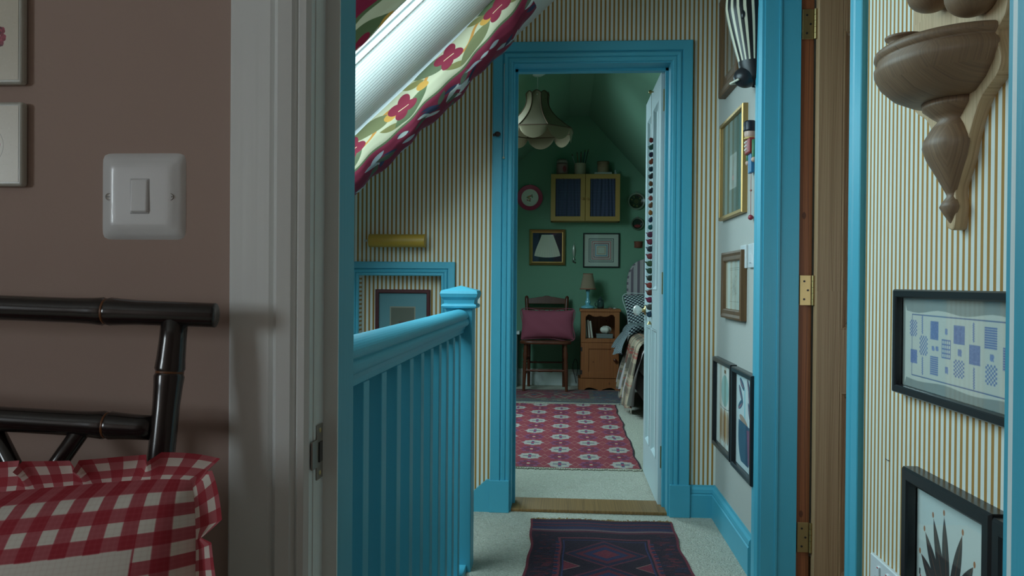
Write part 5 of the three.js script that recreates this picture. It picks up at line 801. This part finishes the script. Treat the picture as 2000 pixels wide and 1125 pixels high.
wallPlate('china_plate', 'round plate with dark green garland and pale rim on the green wall', 1243, 393, 0.085, (x, w) => { fill(x, '#7d8a78', 0, 0, w, w); disc(x, w, 0.41, '#25301f'); for (let k = 0; k < 26; k++) { const a = k * 0.7; x.fillStyle = ['#4a4f26', '#1c2618', '#5a5a30'][k % 3]; x.beginPath(); x.ellipse(w / 2 + w * 0.28 * Math.cos(a), w / 2 + w * 0.28 * Math.sin(a), 18, 10, a, 0, 7); x.fill(); } disc(x, w, 0.14, '#3c4020'); });
wallPlate('china_plate', 'small wall dish with dark leaves and a red base on the green wall', 1245, 437, 0.062, (x, w) => { fill(x, '#55604f', 0, 0, w, w); disc(x, w, 0.47, '#6c7362'); disc(x, w, 0.40, '#1d2a22'); x.fillStyle = '#7a2a2c'; x.beginPath(); x.ellipse(w / 2, w * 0.68, w * 0.26, w * 0.13, 0, 0, 7); x.fill(); });
{ const p = at(1247, 478, 'z', ZG + 0.02), t = thing('terracotta_pocket', 'small terracotta wall pocket on the green wall beside the door', 'wall pocket', [p.x, p.y - 0.03, ZG]); part('pocket', new THREE.LatheGeometry([[0.022, 0], [0.032, 0.01], [0.042, 0.06], [0.046, 0.062], [0.040, 0.058], [0, 0.02]].map((q) => new THREE.Vector2(...q)), 24, -PI / 2, PI), mat([0.20, 0.06, 0.035], 0.8), t); part('back', box(-0.04, 0.04, 0, 0.065, 0, 0.005), mat([0.20, 0.06, 0.035], 0.8), t); }
{ // gold framed skirt picture and square print
  const a = at(1034, 448, 'z', ZG + 0.02), b = at(1104, 518, 'z', ZG + 0.02);
  picture('skirt_picture', 'gold framed little white skirt mounted on dark blue cloth', { pos: [(a.x + b.x) / 2, (a.y + b.y) / 2, ZG], w: b.x - a.x, h: a.y - b.y, fw: 0.036, ft: 0.03, frameMat: GOLD, profile: [[0, 0.010], [0.003, 0.018], [0.010, 0.020], [0.012, 0.016], [0.024, 0.024], [0.032, 0.030], [0.036, 0.026], [0.036, 0], [0, 0]], art: (x, W, H) => { fill(x, '#2e3550', 0, 0, W, H); fill(x, '#1a2030', W * 0.2, 0, W * 0.8, H); x.fillStyle = '#d3d0be'; x.beginPath(); x.moveTo(W * 0.30, H * 0.06); x.lineTo(W * 0.70, H * 0.06); x.bezierCurveTo(W * 0.78, H * 0.3, W * 0.92, H * 0.6, W * 0.95, H * 0.80); x.quadraticCurveTo(W * 0.5, H * 0.92, W * 0.05, H * 0.80); x.bezierCurveTo(W * 0.10, H * 0.5, W * 0.24, H * 0.3, W * 0.30, H * 0.06); x.fill(); x.strokeStyle = '#b0ad9c'; x.lineWidth = 3; for (let k = 0; k < 9; k++) { x.beginPath(); x.moveTo(W * (0.33 + 0.042 * k), H * 0.14); x.lineTo(W * (0.14 + 0.09 * k), H * 0.82); x.stroke(); } x.beginPath(); x.moveTo(W * 0.29, H * 0.13); x.lineTo(W * 0.71, H * 0.13); x.stroke(); } });
  const c = at(1139, 455, 'z', ZG + 0.015), d = at(1210, 523, 'z', ZG + 0.015);
  picture('square_print', 'thin black framed print of nested coloured squares', { pos: [(c.x + d.x) / 2, (c.y + d.y) / 2, ZG], w: d.x - c.x, h: c.y - d.y, fw: 0.013, ft: 0.02, frameMat: BLACKFRAME, art: (x, W, H) => { fill(x, '#b9bfb2', 0, 0, W, H); const q = (r, c2, l) => { x.strokeStyle = c2; x.lineWidth = l; x.strokeRect(W / 2 - W * r, H / 2 - H * r, 2 * W * r, 2 * H * r); }; q(0.36, '#1d2c3a', 9); q(0.315, '#2f4548', 7); q(0.27, '#b8636a', 14); q(0.215, '#8a2740', 12); q(0.165, '#5a7ea0', 12); q(0.11, '#b0805a', 8); } });
}
{ // fish ornament
  const p = at(1121, 494, 'z', ZG + 0.01), t = thing('fish_ornament', 'small silver fish ornament hanging between the two framed pictures', 'ornament', [p.x, p.y, ZG]); const S = mat([0.42, 0.42, 0.36], 0.35, { metalness: 0.6 });
  part('body', lathe([[0, -0.065], [0.010, -0.045], [0.017, 0.0], [0.015, 0.03], [0.008, 0.055], [0, 0.065]], 18).scale(1, 1, 0.5).translate(0, 0.02, 0.010), S, t); part('tail', new THREE.ConeGeometry(0.018, 0.03, 4).scale(1, 1, 0.2).translate(0, -0.055, 0.010), S, t); part('bells', [new THREE.SphereGeometry(0.009, 10, 8).translate(-0.008, -0.085, 0.01), new THREE.SphereGeometry(0.009, 10, 8).translate(0.010, -0.095, 0.01)], mat([0.08, 0.08, 0.06], 0.4), t); part('string', rod(V(0, 0.08, 0.008), V(0, 0.115, 0.002), 0.0012, 0.0012, 6), CORD, t);
}
{ // pendant lamp
  const k = 5.42, c = at(1050, 186, 'z', -k), rose = at(1053, 141, 'z', -k);
  const t = thing('pendant_lamp', 'scalloped beige fabric pendant lamp hanging from the sloping green ceiling', 'lamp', [c.x, 0, -k]);
  const topY = c.y, botY = at(1050, 279, 'z', -k).y, H = topY - botY;
  const pan = phys([0.20, 0.15, 0.085], 0.95, { transmission: 0.12, thickness: 0 }), rib = mat([0.10, 0.05, 0.025], 0.7);
  const N = 8, off = 0.32, R = (v) => 0.082 + 0.175 * Math.pow(v, 1.55) - 0.03 * Math.sin(v * PI);
  const sec = (a) => { const f = ((((a + off) / (2 * PI) * N) % 1) + 1) % 1; return f; };
  const pt = (a, v) => { const f = sec(a), pinch = 1 - 0.10 * Math.sin(f * PI) * (v < 0.75 ? 1 : 1 - (v - 0.75) * 1.6); const r = R(v) * pinch; return V(r * Math.cos(a), topY - v * H * 0.76 + 0.018 * Math.sin(f * PI) * (1 - v), r * Math.sin(a)); };
  part('shade', grid(160, 18, (u, v) => pt(u * 2 * PI, v)), pan, t);
  part('skirt', grid(160, 6, (u, v) => { const a = u * 2 * PI, f = sec(a), p = pt(a, 1), d = H * 0.26 * Math.pow(Math.sin(f * PI), 0.45) * v; return V(p.x * (1 - 0.05 * v), p.y - d, p.z * (1 - 0.05 * v)); }), pan, t, 'scalloped lower edge of the shade');
  for (let i = 0; i < N; i++) { const a = i * 2 * PI / N - off; part('rib', tube([0, 0.2, 0.4, 0.6, 0.8, 1].map((v) => pt(a + 0.0005, v)), 0.0045, 20, 6), rib, t); }
  part('ring', tube(Array.from({ length: 65 }, (_, i) => pt(i / 64 * 2 * PI, 1)), 0.0038, 160, 6), rib, t); part('top_ring', tube(Array.from({ length: 65 }, (_, i) => pt(i / 64 * 2 * PI, 0)), 0.0045, 160, 6), rib, t);
  part('carrier', [rod(V(-0.075, topY - 0.01, 0), V(0.075, topY - 0.01, 0), 0.003), rod(V(0, topY - 0.01, -0.075), V(0, topY - 0.01, 0.075), 0.003), rod(V(0, topY - 0.10, 0), V(0, topY + 0.02, 0), 0.018)], CORD, t);
  part('bulb', new THREE.SphereGeometry(0.035, 20, 14).translate(0, topY - 0.14, 0), phys([0.75, 0.76, 0.72], 0.2, {}), t);
  part('cord', rod(V(0, topY, 0), V(0, rose.y, 0), 0.0035, 0.0035, 8), CORD, t);
  part('ceiling_rose', lathe([[0.006, -0.030], [0.03, -0.026], [0.055, -0.010], [0.062, 0.0], [0.062, 0.004]], 32).translate(0, rose.y, 0), WHITEPLASTIC, t);
  part('rose_block', slab([[-0.06, 0.004], [0.06, 0.004], [0.06, 0.004 + 0.11], [-0.06, 0.006]], [], 0.10).translate(0, rose.y, -0.05), WHITEPAINT, t);
}
// bed and bedding
{
  const x0 = 0.60, x1 = 1.34, t = thing('bed', 'bed with a rounded headboard in striped ticking, mostly hidden by the open door', 'bed', [0, 0, 0]);
  const tick = canvasTex(128, 32, (x, w, h) => { fill(x, '#b9aeb0', 0, 0, w, h); fill(x, '#7c6c78', w * 0.30, 0, w * 0.34, h); fill(x, '#94868e', w * 0.26, 0, w * 0.04, h); fill(x, '#94868e', w * 0.64, 0, w * 0.04, h); fill(x, '#cfc6c4', w * 0.08, 0, w * 0.05, h); }, 1 / 0.062, 1);
  const s = new THREE.Shape(); s.moveTo(x0, 0.1); s.lineTo(x0, 1.02); s.bezierCurveTo(x0 + 0.005, 1.16, x0 + 0.06, 1.25, x0 + 0.18, 1.262); s.lineTo(x1 - 0.18, 1.262); s.bezierCurveTo(x1 - 0.06, 1.25, x1, 1.16, x1, 1.02); s.lineTo(x1, 0.1); s.closePath();
  part('headboard', new THREE.ExtrudeGeometry(s, { depth: 0.05, bevelEnabled: true, bevelSize: 0.012, bevelThickness: 0.012, bevelOffset: -0.012, bevelSegments: 4, curveSegments: 16 }).translate(0, 0, ZG + 0.03), printed(tick, 0.95), t, 'striped ticking headboard');
  part('mattress', rbox(x0, x1, 0.28, 0.54, -7.78, -5.85, 0.05, 4), mat([0.60, 0.58, 0.56], 0.9), t); part('bed_base', rbox(x0 + 0.01, x1 - 0.01, 0.10, 0.28, -7.78, -5.86, 0.01), mat([0.30, 0.26, 0.26], 0.9), t);
  for (const x of [x0 + 0.08, x1 - 0.08]) for (const z of [-7.7, -5.95]) part('leg', rod(V(x, 0, z), V(x, 0.10, z), 0.025), DARKWOOD, t);
  const check = (a, b, n) => canvasTex(256, 256, (x, w, h) => { fill(x, a, 0, 0, w, h); x.fillStyle = b; for (let i = 0; i < 16; i++) for (let j = 0; j < 16; j++) if ((i + j) % 2) { x.fillRect(i * 16, j * 16, 16, 16); x.beginPath(); x.moveTo(i * 16, j * 16); x.lineTo(i * 16 - 6, j * 16 + 8); x.lineTo(i * 16, j * 16 + 10); x.fill(); } }, n, n);
  const pil = thing('check_pillow', 'black and white checked pillow against the striped headboard', 'pillow', [0.84, 0.745, -7.66]); pil.rotation.set(-0.25, 0, 0.12);
  const pf = (s2) => grid(30, 24, (u, v) => { const p = u * 2 - 1, q = v * 2 - 1, e = Math.pow(Math.max(0, (1 - Math.abs(p) ** 3) * (1 - Math.abs(q) ** 3)), 0.6); return V(p * 0.26 * (1 - 0.05 * (1 - q * q)), q * 0.20 * (1 - 0.07 * (1 - p * p)), s2 * 0.09 * e); });
  part('pillow_case', [pf(1), pf(-1)], printed(check('#c9d2d2', '#252d38', 1.6), 0.95), pil); part('piping', tube([[-1, -1], [0, -0.93], [1, -1], [0.95, 0], [1, 1], [0, 0.93], [-1, 1], [-0.95, 0], [-1, -1]].map(([p, q]) => V(p * 0.26, q * 0.2, 0)), 0.004, 80, 6), mat([0.7, 0.74, 0.74], 0.9), pil);
  // a cloth lying over the bed and hanging down its near side
  function drape(z0, z1, top, xEdge, yEnd, bulge, folds, tex, extra) {
    const prof = (v, s3) => { // v 0 on the bed, 1 at the hem
      if (v < 0.45) return [1.25 - (1.25 - xEdge - 0.09) * v / 0.45, top + 0.015 * Math.sin(v * 9)];
      if (v < 0.60) { const a = (v - 0.45) / 0.15 * PI / 2; return [xEdge + 0.09 - 0.09 * Math.sin(a), top - 0.09 + 0.09 * Math.cos(a)]; }
      const f = (v - 0.60) / 0.40; return [xEdge - bulge * Math.sin(f * PI * 0.5), top - 0.09 - (top - 0.09 - yEnd) * f];
    };
    return grid(70, 40, (s3, v) => { const [X, Y] = prof(v, s3); const f = Math.max(0, (v - 0.5) / 0.5); return V(X - f * 0.028 * (1 + Math.sin(s3 * folds + extra)) - 0.008 * f * Math.sin(s3 * folds * 2.7), Math.max(0.004, Y + f * 0.02 * Math.sin(s3 * folds * 0.7 + 1)), z0 + (z1 - z0) * s3 + f * 0.02 * Math.sin(v * 9)); });
  }
  const sheet = thing('bed_sheet', 'pale pinkish sheet hanging to the floor under the tartan blanket', 'sheet'); part('cloth', drape(-7.30, -5.95, 0.555, 0.585, 0.10, 0.06, 26, null, 0.4), mat([0.58, 0.50, 0.50], 0.95), sheet); part('hem', tube(Array.from({ length: 20 }, (_, i) => V(0.51 - 0.012 * Math.sin(i * 1.4), 0.105, -7.25 + i * 0.065)), 0.004, 80, 6), mat([0.60, 0.53, 0.53], 0.95), sheet);
  const tt = canvasTex(512, 512, (x, w, h) => { fill(x, '#a08c74', 0, 0, w, h); const st = (p, q, c, al) => { x.globalAlpha = al; fill(x, c, p * w, 0, q * w, h); fill(x, c, 0, p * h, w, q * h); }; st(0.0, 0.22, '#4b443e', 0.6); st(0.30, 0.05, '#a03a34', 0.7); st(0.38, 0.03, '#a03a34', 0.7); st(0.46, 0.16, '#c9b79c', 0.6); st(0.66, 0.10, '#5c5148', 0.6); st(0.80, 0.02, '#b0483c', 0.7); st(0.88, 0.06, '#c4b096', 0.5); x.globalAlpha = 1; speckle(x, w, h, 6000, ['#6a5a4a', '#c9b79c'], 1, 3, 0.3); }, 2.2, 2.6);
  const bl = thing('tartan_blanket', 'beige and red tartan wool blanket draped over the side of the bed', 'blanket'); part('cloth', drape(-7.05, -6.05, 0.585, 0.560, 0.07, 0.05, 17, null, 1.2), printed(tt, 1), bl);
  const fr = []; for (let i = 0; i < 60; i++) { const z = -7.03 + i * 0.0165; fr.push(rod(V(0.49 - 0.02 * Math.sin(i * 0.3), 0.075, z), V(0.485 + rr(-0.01, 0.01) - 0.02 * Math.sin(i * 0.3), 0.02, z + rr(-0.008, 0.008)), 0.002, 0.001, 5)); } part('fringe', fr, mat([0.5, 0.42, 0.34], 1), bl).userData.kind = 'stuff';
  const qt = thing('check_quilt', 'black and white checked quilt folded over the side of the bed by the pillow', 'quilt'); part('cloth', drape(-7.47, -6.93, 0.655, 0.545, 0.40, 0.06, 9, null, 2.0), printed(check('#c4d0d2', '#1f2a36', 3.2), 1), qt); part('binding', tube(Array.from({ length: 14 }, (_, i) => V(0.475 - 0.02 * Math.sin(i * 0.9), 0.402, -7.46 + i * 0.041)), 0.006, 60, 6), mat([0.35, 0.40, 0.44], 1), qt);
}
{ // end of a white shelf unit at the left of the chair
  const p = at(1013, 648, 'z', -7.72), t = thing('white_shelf', 'white painted shelf end beside the wooden chair', 'shelf', [0, 0, 0]);
  part('shelf_top', rbox(-1.2, p.x + 0.012, 0.515, 0.545, ZG + 0.02, -7.66, 0.004), WHITEPAINT, t); part('upright', rbox(p.x - 0.03, p.x - 0.008, 0, 0.515, ZG + 0.02, -7.68, 0.003), mat([0.10, 0.14, 0.13], 0.7), t); part('upright', rbox(-1.2, -1.178, 0, 0.515, ZG + 0.02, -7.68, 0.003), mat([0.10, 0.14, 0.13], 0.7), t);
}
{ // lamp flex looping beside the cabinet
  const c = tube([[0.11, 0.03, -7.85], [0.095, 0.10, -7.83], [0.075, 0.19, -7.83], [0.10, 0.27, -7.84], [0.125, 0.22, -7.84], [0.115, 0.10, -7.84]], 0.0035, 40, 6); solo('lamp_flex', 'thin dark flex looping on the wall between chair and cabinet', 'cord', c, mat([0.03, 0.03, 0.03], 0.5));
}

// ---------------------------------------------------------------- shadows on, hand over
scene.traverse((o) => { if (o.isMesh) { o.castShadow = true; o.receiveShadow = true; } });
renderer.render(scene, camera);
